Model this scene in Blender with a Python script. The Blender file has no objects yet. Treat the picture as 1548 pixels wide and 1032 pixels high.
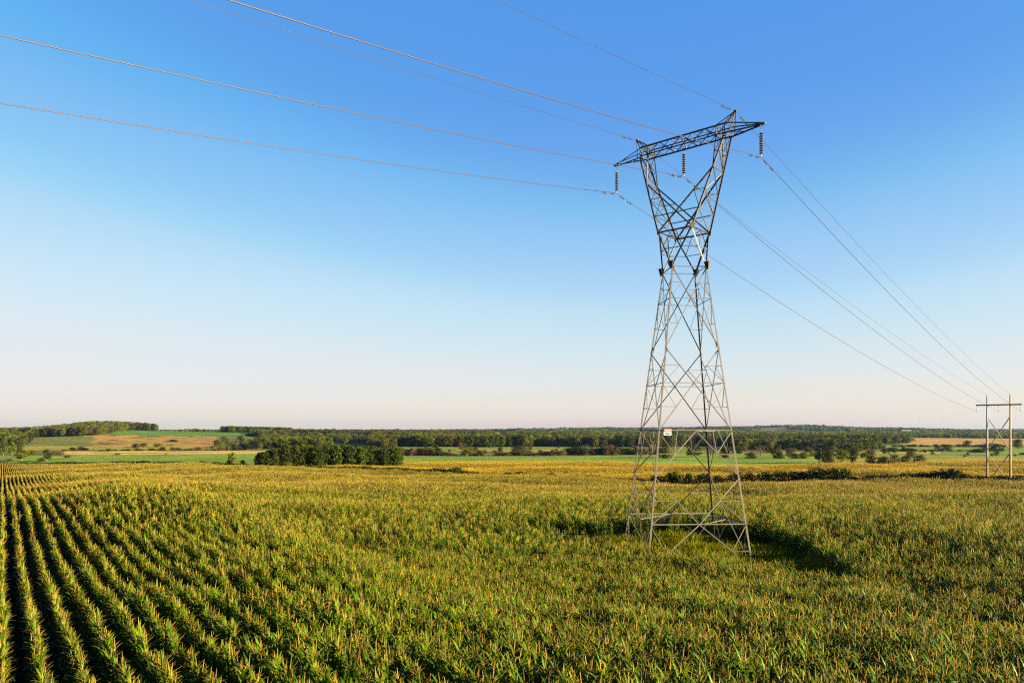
import bpy, math, random
import numpy as np
from mathutils import Vector, Matrix

R = math.radians
rng = np.random.default_rng(7)
random.seed(7)
scene = bpy.context.scene
col = scene.collection

# ---------------------------------------------------------------- camera, sky, sun, exposure
E = 9.0                    # eye height above the datum (metres)
F = 1100.0                 # focal length in units of the 1548 wide frame
HZ = 653.0                 # row of the eye level in the 1548x1032 frame
cam = bpy.data.cameras.new('camera')
camo = bpy.data.objects.new('camera', cam); col.objects.link(camo)
camo.location = (0, 0, E); camo.rotation_euler = (R(90), 0, 0)
cam.sensor_width = 36; cam.lens = 36 * F / 1548
cam.shift_y = (HZ - 516) / 1548
cam.clip_start = 0.5; cam.clip_end = 40000
scene.camera = camo

SUN_HEAD, SUN_EL = 110, 11
sun_dir = Vector((math.sin(R(SUN_HEAD)) * math.cos(R(SUN_EL)), math.cos(R(SUN_HEAD)) * math.cos(R(SUN_EL)), math.sin(R(SUN_EL))))
world = bpy.data.worlds.new('World'); scene.world = world; world.use_nodes = True
wn = world.node_tree; bg = wn.nodes['Background']
sky = wn.nodes.new('ShaderNodeTexSky'); sky.sky_type = 'NISHITA'; sky.sun_disc = False
sky.sun_elevation = R(SUN_EL); sky.sun_rotation = R(SUN_HEAD)
sky.air_density = 1.0; sky.dust_density = 0.6; sky.ozone_density = 1.6; sky.altitude = 0
SKY_K = 0.11; EXPO = 3.3
sep = wn.nodes.new('ShaderNodeSeparateColor'); com = wn.nodes.new('ShaderNodeCombineColor'); wn.links.new(sky.outputs[0], sep.inputs[0])
CURVES = ([(0, 0), (.10, .035), (.125, .07), (.15, .19), (.19, .30), (.22, .48), (.30, .67), (.39, .80), (1, .88)],
          [(0, 0), (.17, .22), (.19, .275), (.225, .45), (.283, .59), (.32, .71), (.374, .80), (.49, .86), (1, .9)],
          [(0, 0), (.1, .55), (.2, .73), (.24, .77), (.29, .79), (.33, .88), (.4, .925), (.5, .95), (1, .97)])
for ch, pts_ in enumerate(CURVES):                           # the deep, saturated grade of the photograph's sky
    m0 = wn.nodes.new('ShaderNodeMath'); m0.operation = 'MULTIPLY'; m0.inputs[1].default_value = SKY_K
    fc = wn.nodes.new('ShaderNodeFloatCurve'); cv = fc.mapping.curves[0]
    while len(cv.points) < len(pts_): cv.points.new(0.5, 0.5)
    for q_, (x_, y_) in zip(cv.points, pts_): q_.location = (x_, y_); q_.handle_type = 'AUTO_CLAMPED'
    fc.mapping.update()
    m2 = wn.nodes.new('ShaderNodeMath'); m2.operation = 'MULTIPLY'; m2.inputs[1].default_value = 1 / SKY_K / 2 ** EXPO
    wn.links.new(sep.outputs[ch], m0.inputs[0]); wn.links.new(m0.outputs[0], fc.inputs['Value']); wn.links.new(fc.outputs[0], m2.inputs[0]); wn.links.new(m2.outputs[0], com.inputs[ch])
tcw = wn.nodes.new('ShaderNodeTexCoord'); sxyz = wn.nodes.new('ShaderNodeSeparateXYZ'); wn.links.new(tcw.outputs['Generated'], sxyz.inputs[0])
rmp = wn.nodes.new('ShaderNodeValToRGB'); rmp.color_ramp.interpolation = 'LINEAR'
STOPS = ((0, (252, 220, 196)), (.043, (247, 231, 214)), (.075, (233, 233, 226)), (.15, (206, 231, 242)), (.178, (200, 228, 247)), (.25, (174, 213, 247)), (.302, (152, 203, 246)), (.36, (134, 190, 244)), (.414, (120, 184, 242)), (.5, (112, 182, 240)), (1, (48, 112, 205)))
for i_, (z_, c_) in enumerate(STOPS):
    e_ = rmp.color_ramp.elements[i_] if i_ < 2 else rmp.color_ramp.elements.new(z_)
    e_.position = z_; e_.color = tuple(((v / 255 + .055) / 1.055) ** 2.4 for v in c_) + (1,)
wn.links.new(sxyz.outputs[2], rmp.inputs[0])
sc_ = wn.nodes.new('ShaderNodeVectorMath'); sc_.operation = 'SCALE'; sc_.inputs['Scale'].default_value = 1 / SKY_K / 2 ** EXPO; wn.links.new(rmp.outputs[0], sc_.inputs[0])
mxs = wn.nodes.new('ShaderNodeMix'); mxs.data_type = 'RGBA'; mxs.inputs[0].default_value = 0.5
wn.links.new(com.outputs[0], mxs.inputs[6]); wn.links.new(sc_.outputs[0], mxs.inputs[7])
wn.links.new(mxs.outputs[2], bg.inputs[0]); bg.inputs[1].default_value = SKY_K
sl = bpy.data.lights.new('sun', 'SUN'); sl.energy = 3.55; sl.angle = R(0.5); sl.color = (1.0, 0.79, 0.43)
so = bpy.data.objects.new('sun', sl); col.objects.link(so); so.rotation_euler = sun_dir.to_track_quat('Z', 'Y').to_euler()
so.location = (60, -40, 60)
scene.view_settings.view_transform = 'Standard'; scene.view_settings.look = 'None'
scene.view_settings.exposure = EXPO; scene.view_settings.gamma = 1.0
scene.render.engine = 'CYCLES'
scene.cycles.max_bounces = 6; scene.cycles.diffuse_bounces = 2; scene.cycles.transmission_bounces = 4
scene.cycles.use_denoising = False; scene.cycles.filter_width = 1.25; scene.cycles.sample_clamp_indirect = 4.0; scene.cycles.volume_bounces = 0; scene.cycles.transparent_max_bounces = 6

# ---------------------------------------------------------------- helpers
def tag(o, label=None, cat=None, group=None, kind=None):
    for k, v in (('label', label), ('category', cat), ('group', group), ('kind', kind)):
        if v: o[k] = v
    return o

def empty(name, loc, label=None, cat=None, group=None):
    o = bpy.data.objects.new(name, None); col.objects.link(o); o.location = loc
    o.empty_display_size = 0.2
    return tag(o, label, cat, group)

class MB:
    """collects shapes and links them as one mesh object"""
    gauge = 0.70
    def __init__(s): s.v = []; s.f = []; s.mi = []
    def poly(s, pts, faces, mi=0):
        b = len(s.v); s.v += [tuple(p) for p in pts]
        for f in faces: s.f.append(tuple(b + i for i in f)); s.mi.append(mi)
    def prism(s, p, q, prof_p, prof_q, e1, e2, mi=0):
        n = len(prof_p)
        pts = [p + e1 * a + e2 * b for a, b in prof_p] + [q + e1 * a + e2 * b for a, b in prof_q]
        fs = [(i, (i + 1) % n, n + (i + 1) % n, n + i) for i in range(n)]
        fs += [tuple(range(n - 1, -1, -1)), tuple(range(n, 2 * n))]
        s.poly(pts, fs, mi)
    def angle(s, p, q, w, hint=None, t=None, mi=0):
        """steel angle from p to q, its two flanges turned towards hint"""
        p, q = Vector(p), Vector(q); ax = (q - p).normalized()
        h = Vector(hint) if hint is not None else Vector((0.31, 0.2, 0.93))
        e1 = h - ax * h.dot(ax)
        if e1.length < 1e-3: e1 = Vector((1, 0.3, 0)) - ax * Vector((1, 0.3, 0)).dot(ax)
        e1.normalize(); e2 = ax.cross(e1)
        w *= MB.gauge; t = t or max(0.012, w * 0.14)
        pr = [(0, 0), (w, 0), (w, t), (t, t), (t, w), (0, w)]
        s.prism(p, q, pr, pr, e1, e2, mi)
    def tube(s, pts, radii, n=6, mi=0, cap=True):
        pts = [Vector(p) for p in pts]
        if not hasattr(radii, '__len__'): radii = [radii] * len(pts)
        base = len(s.v)
        for i, p in enumerate(pts):
            a = pts[min(i + 1, len(pts) - 1)] - pts[max(i - 1, 0)]
            a = a.normalized() if a.length > 1e-9 else Vector((0, 0, 1))
            up = Vector((0, 0, 1)) if abs(a.z) < 0.9 else Vector((1, 0, 0))
            e1 = a.cross(up).normalized(); e2 = a.cross(e1)
            for k in range(n):
                an = 2 * math.pi * k / n
                s.v.append(tuple(p + (e1 * math.cos(an) + e2 * math.sin(an)) * radii[i]))
        for i in range(len(pts) - 1):
            for k in range(n):
                a, b = base + i * n + k, base + i * n + (k + 1) % n
                s.f.append((a, b, b + n, a + n)); s.mi.append(mi)
        if cap:
            s.f.append(tuple(base + k for k in range(n - 1, -1, -1))); s.mi.append(mi)
            e = base + (len(pts) - 1) * n
            s.f.append(tuple(e + k for k in range(n))); s.mi.append(mi)
    def box(s, c, sx, sy, sz, rz=0, mi=0):
        cr, sr = math.cos(rz), math.sin(rz); pts = []
        for dz in (-1, 1):
            for dx, dy in ((-1, -1), (1, -1), (1, 1), (-1, 1)):
                x, y = dx * sx / 2, dy * sy / 2
                pts.append((c[0] + x * cr - y * sr, c[1] + x * sr + y * cr, c[2] + dz * sz / 2))
        s.poly(pts, [(3, 2, 1, 0), (4, 5, 6, 7), (0, 1, 5, 4), (1, 2, 6, 5), (2, 3, 7, 6), (3, 0, 4, 7)], mi)
    def mesh(s, name, mats, origin=(0, 0, 0), smooth=False):
        m = bpy.data.meshes.new(name); o = Vector(origin)
        m.from_pydata([tuple(Vector(p) - o) for p in s.v], [], s.f)
        for mt in (mats if isinstance(mats, (list, tuple)) else [mats]): m.materials.append(mt)
        if any(s.mi): m.polygons.foreach_set('material_index', s.mi)
        if smooth: m.polygons.foreach_set('use_smooth', [True] * len(s.f))
        m.update(); return m
    def build(s, name, mats, parent=None, origin=None, smooth=False):
        if origin is None: origin = parent.location if parent is not None else (0, 0, 0)
        o = bpy.data.objects.new(name, s.mesh(name, mats, origin, smooth)); col.objects.link(o)
        if parent is not None: o.parent = parent
        else: o.location = origin
        return o

def nodes_of(name):
    m = bpy.data.materials.new(name); m.use_nodes = True
    return m, m.node_tree.nodes, m.node_tree.links, m.node_tree.nodes['Principled BSDF']

def solid(name, c, rough=0.6, metal=0.0, var=0.15, scale=3.0, c2=None, bump=0.0):
    """plain paint, metal or wood with a procedural mottling"""
    m, N, L, b = nodes_of(name)
    tc = N.new('ShaderNodeTexCoord'); nz = N.new('ShaderNodeTexNoise'); nz.inputs['Scale'].default_value = scale; nz.inputs['Detail'].default_value = 6
    L.new(tc.outputs['Object'], nz.inputs['Vector'])
    cr = N.new('ShaderNodeValToRGB'); c2 = c2 or tuple(x * (1 - 2 * var) for x in c)
    cr.color_ramp.elements[0].position = 0.3; cr.color_ramp.elements[1].position = 0.7
    cr.color_ramp.elements[0].color = (*c2, 1); cr.color_ramp.elements[1].color = (*c, 1)
    L.new(nz.outputs['Fac'], cr.inputs[0]); L.new(cr.outputs[0], b.inputs['Base Color'])
    b.inputs['Roughness'].default_value = rough; b.inputs['Metallic'].default_value = metal
    if bump:
        bp = N.new('ShaderNodeBump'); bp.inputs['Strength'].default_value = bump
        L.new(nz.outputs['Fac'], bp.inputs['Height']); L.new(bp.outputs[0], b.inputs['Normal'])
    return m

def leafy(name, dark, light, trans=0.35, scale=0.6, tcol=None, rough=0.5, randamt=0.5, attr=False, spec=0.06):
    """foliage: diffuse and translucent, its hue shifting from clump to clump and from plant to plant"""
    m, N, L, b = nodes_of(name)
    oi = N.new('ShaderNodeObjectInfo'); tc = N.new('ShaderNodeTexCoord')
    nz = N.new('ShaderNodeTexNoise'); nz.inputs['Scale'].default_value = scale; nz.inputs['Detail'].default_value = 3
    L.new(tc.outputs['Object'], nz.inputs['Vector'])
    mx = N.new('ShaderNodeMath'); mx.operation = 'MULTIPLY_ADD'; mx.inputs[1].default_value = randamt
    L.new(oi.outputs['Random'], mx.inputs[0])
    a = N.new('ShaderNodeMath'); a.operation = 'MULTIPLY_ADD'; a.inputs[1].default_value = 1.6; a.inputs[2].default_value = -0.3 - randamt / 2
    L.new(nz.outputs['Fac'], a.inputs[0]); L.new(a.outputs[0], mx.inputs[2])
    cl = N.new('ShaderNodeClamp'); L.new(mx.outputs[0], cl.inputs[0])
    mix = N.new('ShaderNodeMix'); mix.data_type = 'RGBA'
    mix.inputs[6].default_value = (*dark, 1); mix.inputs[7].default_value = (*light, 1)
    L.new(cl.outputs[0], mix.inputs[0]); out = mix.outputs[2]
    if attr:
        at = N.new('ShaderNodeAttribute'); at.attribute_name = 'tint'
        mm = N.new('ShaderNodeMix'); mm.data_type = 'RGBA'; mm.blend_type = 'MULTIPLY'; mm.inputs[0].default_value = 1
        L.new(out, mm.inputs[6]); L.new(at.outputs['Color'], mm.inputs[7]); out = mm.outputs[2]
    L.new(out, b.inputs['Base Color']); b.inputs['Roughness'].default_value = rough
    b.inputs['Specular IOR Level'].default_value = spec
    if trans:
        tr = N.new('ShaderNodeBsdfTranslucent'); ms = N.new('ShaderNodeMixShader'); ms.inputs[0].default_value = trans
        hs = N.new('ShaderNodeHueSaturation'); hs.inputs['Value'].default_value = 1.35; hs.inputs['Saturation'].default_value = 1.1; hs.inputs['Hue'].default_value = 0.49
        L.new(out, hs.inputs['Color']); L.new(hs.outputs[0], tr.inputs['Color'])
        L.new(b.outputs[0], ms.inputs[1]); L.new(tr.outputs[0], ms.inputs[2])
        L.new(ms.outputs[0], N['Material Output'].inputs['Surface'])
    return m

# ---------------------------------------------------------------- terrain
COLS = np.array([-250, 0, 200, 390, 600, 800, 1000, 1200, 1494, 1800.])
UC = (COLS - 774) / F
YN = np.array([0, 20, 40, 60, 80, 113, 150, 202, 256, 320, 400, 470, 560, 650, 850, 1000, 1300, 1700, 2200, 3000, 4500, 6500, 9000, 14000.])
T = {
 0:   [-8.0,-8.25,-8.9,-9.5,-9.9,-13.1,-13.9,-14.9,-19.0,-20.3,-21.5,-22,-22,-22,-21.5,-19,-11,-8,-10,-8,-5,0,0,0],
 200: [-8.0,-8.25,-8.9,-9.3,-9.6,-11.6,-12.0,-14.4,-16.4,-17.6,-18.5,-19.5,-21,-21.5,-21.5,-19,-10,1,-6,-6,-5,0,0,0],
 390: [-8.0,-8.3,-9.0,-9.6,-9.9,-11.2,-12.8,-14.6,-15.6,-16.7,-17.5,-18.3,-19.5,-20.5,-21,-20,-14,-3,-3,-2,0,0,0,0],
 600: [-8.0,-8.4,-9.1,-9.7,-10.3,-12,-13.7,-15.4,-16.6,-17.3,-18.2,-18.7,-19.3,-19.8,-20.5,-20.5,-17,-11,-7,-3,-2,0,0,0],
 800: [-8.0,-8.5,-9.3,-9.8,-10.6,-12.3,-14,-15.8,-16.8,-17.4,-17.8,-18.3,-19,-19.8,-20.5,-20.5,-18,-14,-10,-8,-2,16,16,10],
 1000:[-8.0,-8.6,-9.3,-9.9,-10.9,-12.8,-14.6,-16.3,-16.9,-17.3,-17.7,-18,-18.5,-19.2,-20,-20.5,-18.5,-15,-12,-9,3,30,26,14],
 1200:[-8.0,-8.5,-9.2,-9.9,-10.8,-12.2,-13.7,-15.3,-16.2,-16.8,-17.3,-17.8,-18.3,-19,-20,-20.5,-19,-16,-12,-6,27,35,26,16],
 1494:[-8.0,-8.4,-9.1,-9.8,-10.5,-11.9,-13,-14.7,-15.8,-16.5,-17,-17.5,-18.2,-19,-20,-20.5,-20,-18,-14,-7,-3,6,20,10],
}
T[-250] = T[0]; T[1800] = T[1494]
TZ = np.array([T[int(c)] for c in COLS])

def pchip(x, xs, ys):
    """monotone cubic through columns of ys (n, k) at xs, evaluated at x"""
    h = np.diff(xs)[:, None]; d = np.diff(ys, axis=0) / h
    m = np.zeros_like(ys)
    w1 = 2 * h[1:] + h[:-1]; w2 = h[1:] + 2 * h[:-1]
    same = d[1:] * d[:-1] > 0
    with np.errstate(divide='ignore', invalid='ignore'):
        hm = (w1 + w2) / (w1 / d[:-1] + w2 / d[1:])
    m[1:-1] = np.where(same, hm, 0); m[0] = d[0]; m[-1] = d[-1]
    i = np.clip(np.searchsorted(xs, x) - 1, 0, len(xs) - 2)
    t = ((x - xs[i]) / np.diff(xs)[i])[:, None]; hh = np.diff(xs)[i][:, None]
    return ((1 + 2*t) * (1-t)**2 * ys[i] + t * (1-t)**2 * hh * m[i] + t*t * (3 - 2*t) * ys[i+1] + t*t * (t - 1) * hh * m[i+1])

_yd = np.concatenate([np.linspace(0, 20, 21)[:-1], np.geomspace(20, 14000, 1400)])
_dense = pchip(_yd, YN, TZ.T)                     # (ny, ncols)
_ud = np.linspace(UC[0], UC[-1], 300)
_dense = pchip(_ud, UC, _dense.T).T               # (ny, nu)

HEAD = 35.0
RD = np.array([-math.sin(R(HEAD)), math.cos(R(HEAD))])     # along the corn rows
RN = np.array([math.cos(R(HEAD)), math.sin(R(HEAD))])      # across the rows

def ground(X, Y):
    X = np.atleast_1d(np.asarray(X, float)); Y = np.atleast_1d(np.asarray(Y, float))
    yy = np.clip(Y, 0, 13999)
    u = np.clip(X / np.maximum(yy, 15), UC[0] + 1e-6, UC[-1] - 1e-6)
    fy = np.interp(yy, _yd, np.arange(len(_yd))); i = np.clip(fy.astype(int), 0, len(_yd) - 2); ty = fy - i
    fu = (u - UC[0]) / (UC[-1] - UC[0]) * 299; j = np.clip(fu.astype(int), 0, 298); tu = fu - j
    z = (_dense[i, j] * (1-ty) * (1-tu) + _dense[i+1, j] * ty * (1-tu) + _dense[i, j+1] * (1-ty) * tu + _dense[i+1, j+1] * ty * tu)
    o = X * RN[0] + Y * RN[1]; a = X * RD[0] + Y * RD[1]
    near = np.clip((Y - 8) / 20, 0, 1) * np.clip(1 - (Y - 260) / 200, 0, 1)
    z = z + near * (0.42 * np.sin(o / 9.5 + 0.6 + 0.4 * np.sin(a / 23)) + 0.5 * np.sin((o * 0.35 + a * 0.94) / 11.0 + 1.0 + 0.6 * np.sin(o / 17)) + 0.12 * np.sin((o - a) / 4.3))
    q_ = o - 12.0; fade_ = np.exp(-((a - 60) / 34) ** 4)
    z = z + fade_ * np.where(q_ < 0, 1.15 * np.exp(-(q_ / 8) ** 2), 1.15 * np.exp(-(q_ / 4) ** 2) - 0.5 * (1 - np.exp(-(q_ / 5) ** 2)) * np.exp(-(q_ / 22) ** 2))
    sw = (X - 13.6) * 0.571 + (Y - 29.0) * 0.821
    z = z - 0.75 * np.exp(-(sw / 1.9) ** 2) * np.clip((X - 8) / 6, 0, 1) * np.clip((34 - X) / 8, 0, 1)
    far = np.clip((Y - 700) / 1500, 0, 1)
    z = z + far * (np.sin(X / 140 + 1.3) * np.sin(Y / 230) * 4 + 3 * np.sin(X / 310 + Y / 500)) * np.clip(Y / 5000, 0.2, 1.6)
    z = z + 10 * np.exp(-(((u * F + 774) - 140) / 62) ** 2) * np.exp(-((Y - 1850) / 330) ** 2)
    return z + E

def gz(x, y): return float(ground(x, y)[0])
def px(p, Y): return (p - 774) / F * Y                       # lateral metres of a bearing at a given distance
def zrow(row, Y): return E - (row - HZ) * Y / F              # height of a sight line at a given distance

# the far edge of the near corn field (a straight boundary with hedge bushes on it)
BA, BB = np.array([118.0, 163.0]), np.array([-331.0, 470.0])
BNV = np.array([BB[1] - BA[1], -(BB[0] - BA[0])]); BNV = BNV / np.linalg.norm(BNV)     # away from the camera
def past_edge(X, Y): return (np.asarray(X) - BA[0]) * BNV[0] + (np.asarray(Y) - BA[1]) * BNV[1]
def edge_at(p, off=0.0):
    u = (p - 774) / F; A, D = BA + BNV * off, BB - BA
    s = (A[0] - u * A[1]) / (u * D[1] - D[0])
    q = A + D * s
    return float(q[0]), float(q[1])

# the weedy clearing the planter left round the tower
def clearing(X, Y, grow=0.0):
    o = X * RN[0] + Y * RN[1]; a = X * RD[0] + Y * RD[1]
    t = np.clip((a - 17) / 40, 0, 1); w = np.sin(np.pi * t) ** 2.0
    return (a > 17) & (a < 57) & (o > 37.2 - grow) & (o < 37.2 + 13.6 * w + grow)

def fbm(X, Y, s, seed=0.0):
    v = 0; amp = 1
    for k in range(4):
        v = v + amp * np.sin(X / s + 1.7 * np.sin(Y / (s * 1.3) + seed + k) + seed * 2.1) * np.sin(Y / (s * 0.9) + 1.3 * np.sin(X / (s * 1.6) - seed + 2 * k))
        s = s * 0.47; amp *= 0.55
    return v

def gold_edge(u, X):
    return np.interp(u, [400, 600, 800, 950, 1110, 1250, 1330, 1440, 1548, 1700], [400, 405, 402, 375, 338, 338, 350, 385, 400, 405]) + 5 * np.sin(X / 37)

def zone_colour(X, Y):
    """what grows or lies on each patch of land (plain albedo by field)"""
    n = len(X); u = X / np.maximum(Y, 1) * F + 774
    c = np.tile(np.array([0.07, 0.078, 0.010]), (n, 1))                       # rough pasture
    nz = fbm(X, Y, 60, 0.3); nz2 = fbm(X, Y, 22, 1.1)
    def put(mask, col_): c[mask] = col_
    pe = past_edge(X, Y)
    soil = np.array([0.022, 0.016, 0.008])
    meadow = np.array([0.105, 0.165, 0.0015]); tan = np.array([0.31, 0.19, 0.045]); gold = np.array([0.16, 0.10, 0.02])
    put((pe < 1) & (Y > -3000), soil)
    put(clearing(X, Y, 1.5), [0.03, 0.04, 0.008])
    e1 = gold_edge(u, X)
    g2 = (pe >= 4) & (Y < e1) & (u > 400)
    put(g2, gold * 0.6)
    put((Y >= e1) & (Y < 575 + nz * 9) & (u > 560), meadow)
    put((Y >= e1 + 15) & (Y < e1 + 26 + nz2 * 4) & (u > 850) & (u < 1100) & (nz > -.2), tan * 0.9)
    put((Y >= e1) & (Y < 660) & (u > 930) & (u < 1230), meadow)
    put((pe >= 1) & (Y >= 380) & (Y < 690 + nz * 6) & (u <= 420), meadow)
    put((pe >= 1) & (pe < 14 + 3 * nz) & (u <= 260), np.array([0.30, 0.19, 0.03]))
    put((Y >= 700 + nz * 6) & (Y < 830 + nz2 * 14) & (u > 98) & (u <= 420), tan * 1.15)
    put((Y >= 745 + nz * 5) & (Y < 775 + nz2 * 5) & (u > 140) & (u <= 400), [0.15, 0.17, 0.008])
    put((Y >= 860) & (Y < 1000) & (u <= 330), [0.17, 0.15, 0.010])
    hill = (Y >= 960 + nz * 30) & (Y < 1400 + nz * 25) & (u > 118 + nz * 8) & (u < 330)
    put(hill, [0.25, 0.130, 0.028]); put(hill & (nz2 > 0.15), [0.20, 0.15, 0.02]); put(hill & (nz2 < -0.6), [0.05, 0.05, 0.012])
    put((Y >= 1010) & (Y < 1350) & (u > 42) & (u < 140 + nz * 5), [0.085, 0.096, 0.012])
    put((Y >= 1400 + nz * 15) & (Y < 1800) & (u > 170) & (u < 440), [0.060, 0.125, 0.001])
    # middle
    put((Y >= 640) & (Y < 1010) & (u > 610) & (u < 1110), [0.105, 0.140, 0.005])
    put((Y >= 800 + nz * 8) & (Y < 880 + nz * 15) & (u > 690) & (u < 850) & (nz2 > -.5), tan * 0.8)
    put((Y >= 590) & (Y < 606 + 4 * nz2) & (u > 600) & (u < 1100), tan * 0.7)
    put((Y >= 960) & (Y < 985) & (u > 660) & (u < 700), tan)
    # right
    put((Y >= 650) & (Y < 720 + nz * 10) & (u > 1100) & (u < 1240), tan * 0.9)
    put((Y >= e1) & (Y < 470 + nz * 6) & (u > 1245), [0.20, 0.165, 0.012])
    put((Y >= 470) & (Y < 580) & (u > 1240), [0.14, 0.155, 0.006])
    put((Y >= 545 + nz * 5) & (Y < 560 + nz2 * 6) & (u > 1290) & (u < 1460), tan * 0.9)
    put((Y >= 590) & (Y < 760) & (u > 1240), meadow * 0.9)
    put((Y >= 660 + nz * 5) & (Y < 705 + nz2 * 8) & (u > 1250) & (u < 1420), tan)
    put((Y >= 760) & (Y < 1100) & (u > 1300), meadow * np.array([1.0, 0.85, 1]))
    put((Y >= 1150) & (Y < 1900) & (u > 1365 - (Y - 1150) * 0.03), tan * np.array([0.8, 0.78, 0.75]))
    put((Y >= 1400) & (Y < 2200) & (u > 460) & (u < 760) & (nz > 0.1), [0.06, 0.07, 0.016])
    put((Y >= 1560) & (Y < 1750) & (u > 500) & (u < 562), tan * 0.95)
    put((Y >= 3700) & (Y < 4300) & (u > 1150) & (u < 1200), [0.085, 0.065, 0.03])
    put((Y >= 2700) & (Y < 3200) & (u > 1150) & (u < 1185), tan * 0.8)
    put((Y >= 3900) & (Y < 5200) & (u > 1262) & (u < 1325), tan * 0.75)
    put((Y >= 3000) & (Y < 3400) & (u > 1300) & (u < 1380), tan * 0.8)
    c *= (1 + 0.10 * nz + 0.08 * nz2)[:, None]
    return np.clip(c, 0.01, 0.8)

def terrain():
    fr = np.linspace(-50, 50, 521); bk = np.linspace(50, 310, 66)[1:-1]
    th = np.radians(np.concatenate([fr, bk])); nt = len(th)
    rad = np.concatenate([[1.0], np.geomspace(3, 14500, 620)])
    X = np.outer(rad, np.sin(th)).ravel(); Y = np.outer(rad, np.cos(th)).ravel()
    Z = ground(X, Y)
    n = len(rad); V = np.column_stack([X, Y, Z])
    i = np.arange(n - 1)[:, None]; j = np.arange(nt)[None, :]; j2 = (j + 1) % nt
    Fq = np.stack([i * nt + j, i * nt + j2 + 0 * i, (i + 1) * nt + j2, (i + 1) * nt + j], -1).reshape(-1, 4)[:, ::-1]
    m = bpy.data.meshes.new('ground')
    m.vertices.add(len(V)); m.vertices.foreach_set('co', V.ravel())
    m.loops.add(Fq.size); m.loops.foreach_set('vertex_index', Fq.ravel().astype(np.int32))
    m.polygons.add(len(Fq)); m.polygons.foreach_set('loop_start', np.arange(0, Fq.size, 4, dtype=np.int32))
    m.polygons.foreach_set('use_smooth', np.ones(len(Fq), bool))
    m.update(calc_edges=True)
    at = m.attributes.new('zone', 'FLOAT_COLOR', 'POINT')
    at.data.foreach_set('color', np.column_stack([zone_colour(X, Y), np.ones(len(X))]).ravel().astype(np.float32))
    mt, N, L, b = nodes_of('farmland')
    a = N.new('ShaderNodeAttribute'); a.attribute_name = 'zone'
    g = N.new('ShaderNodeNewGeometry')
    cur = a.outputs['Color']
    for s, lo, hi in ((0.02, 0.75, 1.25), (0.25, 0.7, 1.3), (3.0, 0.6, 1.4)):
        nz = N.new('ShaderNodeTexNoise'); nz.inputs['Scale'].default_value = s; nz.inputs['Detail'].default_value = 5
        L.new(g.outputs['Position'], nz.inputs['Vector'])
        mr = N.new('ShaderNodeMapRange'); mr.inputs['From Min'].default_value = 0.3; mr.inputs['From Max'].default_value = 0.7
        mr.inputs['To Min'].default_value = lo; mr.inputs['To Max'].default_value = hi
        L.new(nz.outputs['Fac'], mr.inputs['Value'])
        mm = N.new('ShaderNodeMix'); mm.data_type = 'RGBA'; mm.blend_type = 'MULTIPLY'; mm.inputs[0].default_value = 1
        L.new(cur, mm.inputs[6]); L.new(mr.outputs[0], mm.inputs[7]); cur = mm.outputs[2]
    L.new(cur, b.inputs['Base Color']); b.inputs['Roughness'].default_value = 0.95; b.inputs['Specular IOR Level'].default_value = 0.1
    nb = N.new('ShaderNodeTexNoise'); nb.inputs['Scale'].default_value = 1.5; nb.inputs['Detail'].default_value = 8
    L.new(g.outputs['Position'], nb.inputs['Vector'])
    bp = N.new('ShaderNodeBump'); bp.inputs['Strength'].default_value = 0.8; bp.inputs['Distance'].default_value = 0.5
    L.new(nb.outputs['Fac'], bp.inputs['Height']); L.new(bp.outputs[0], b.inputs['Normal'])
    m.materials.append(mt)
    o = bpy.data.objects.new('ground', m); col.objects.link(o); o['kind'] = 'structure'
terrain()

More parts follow.
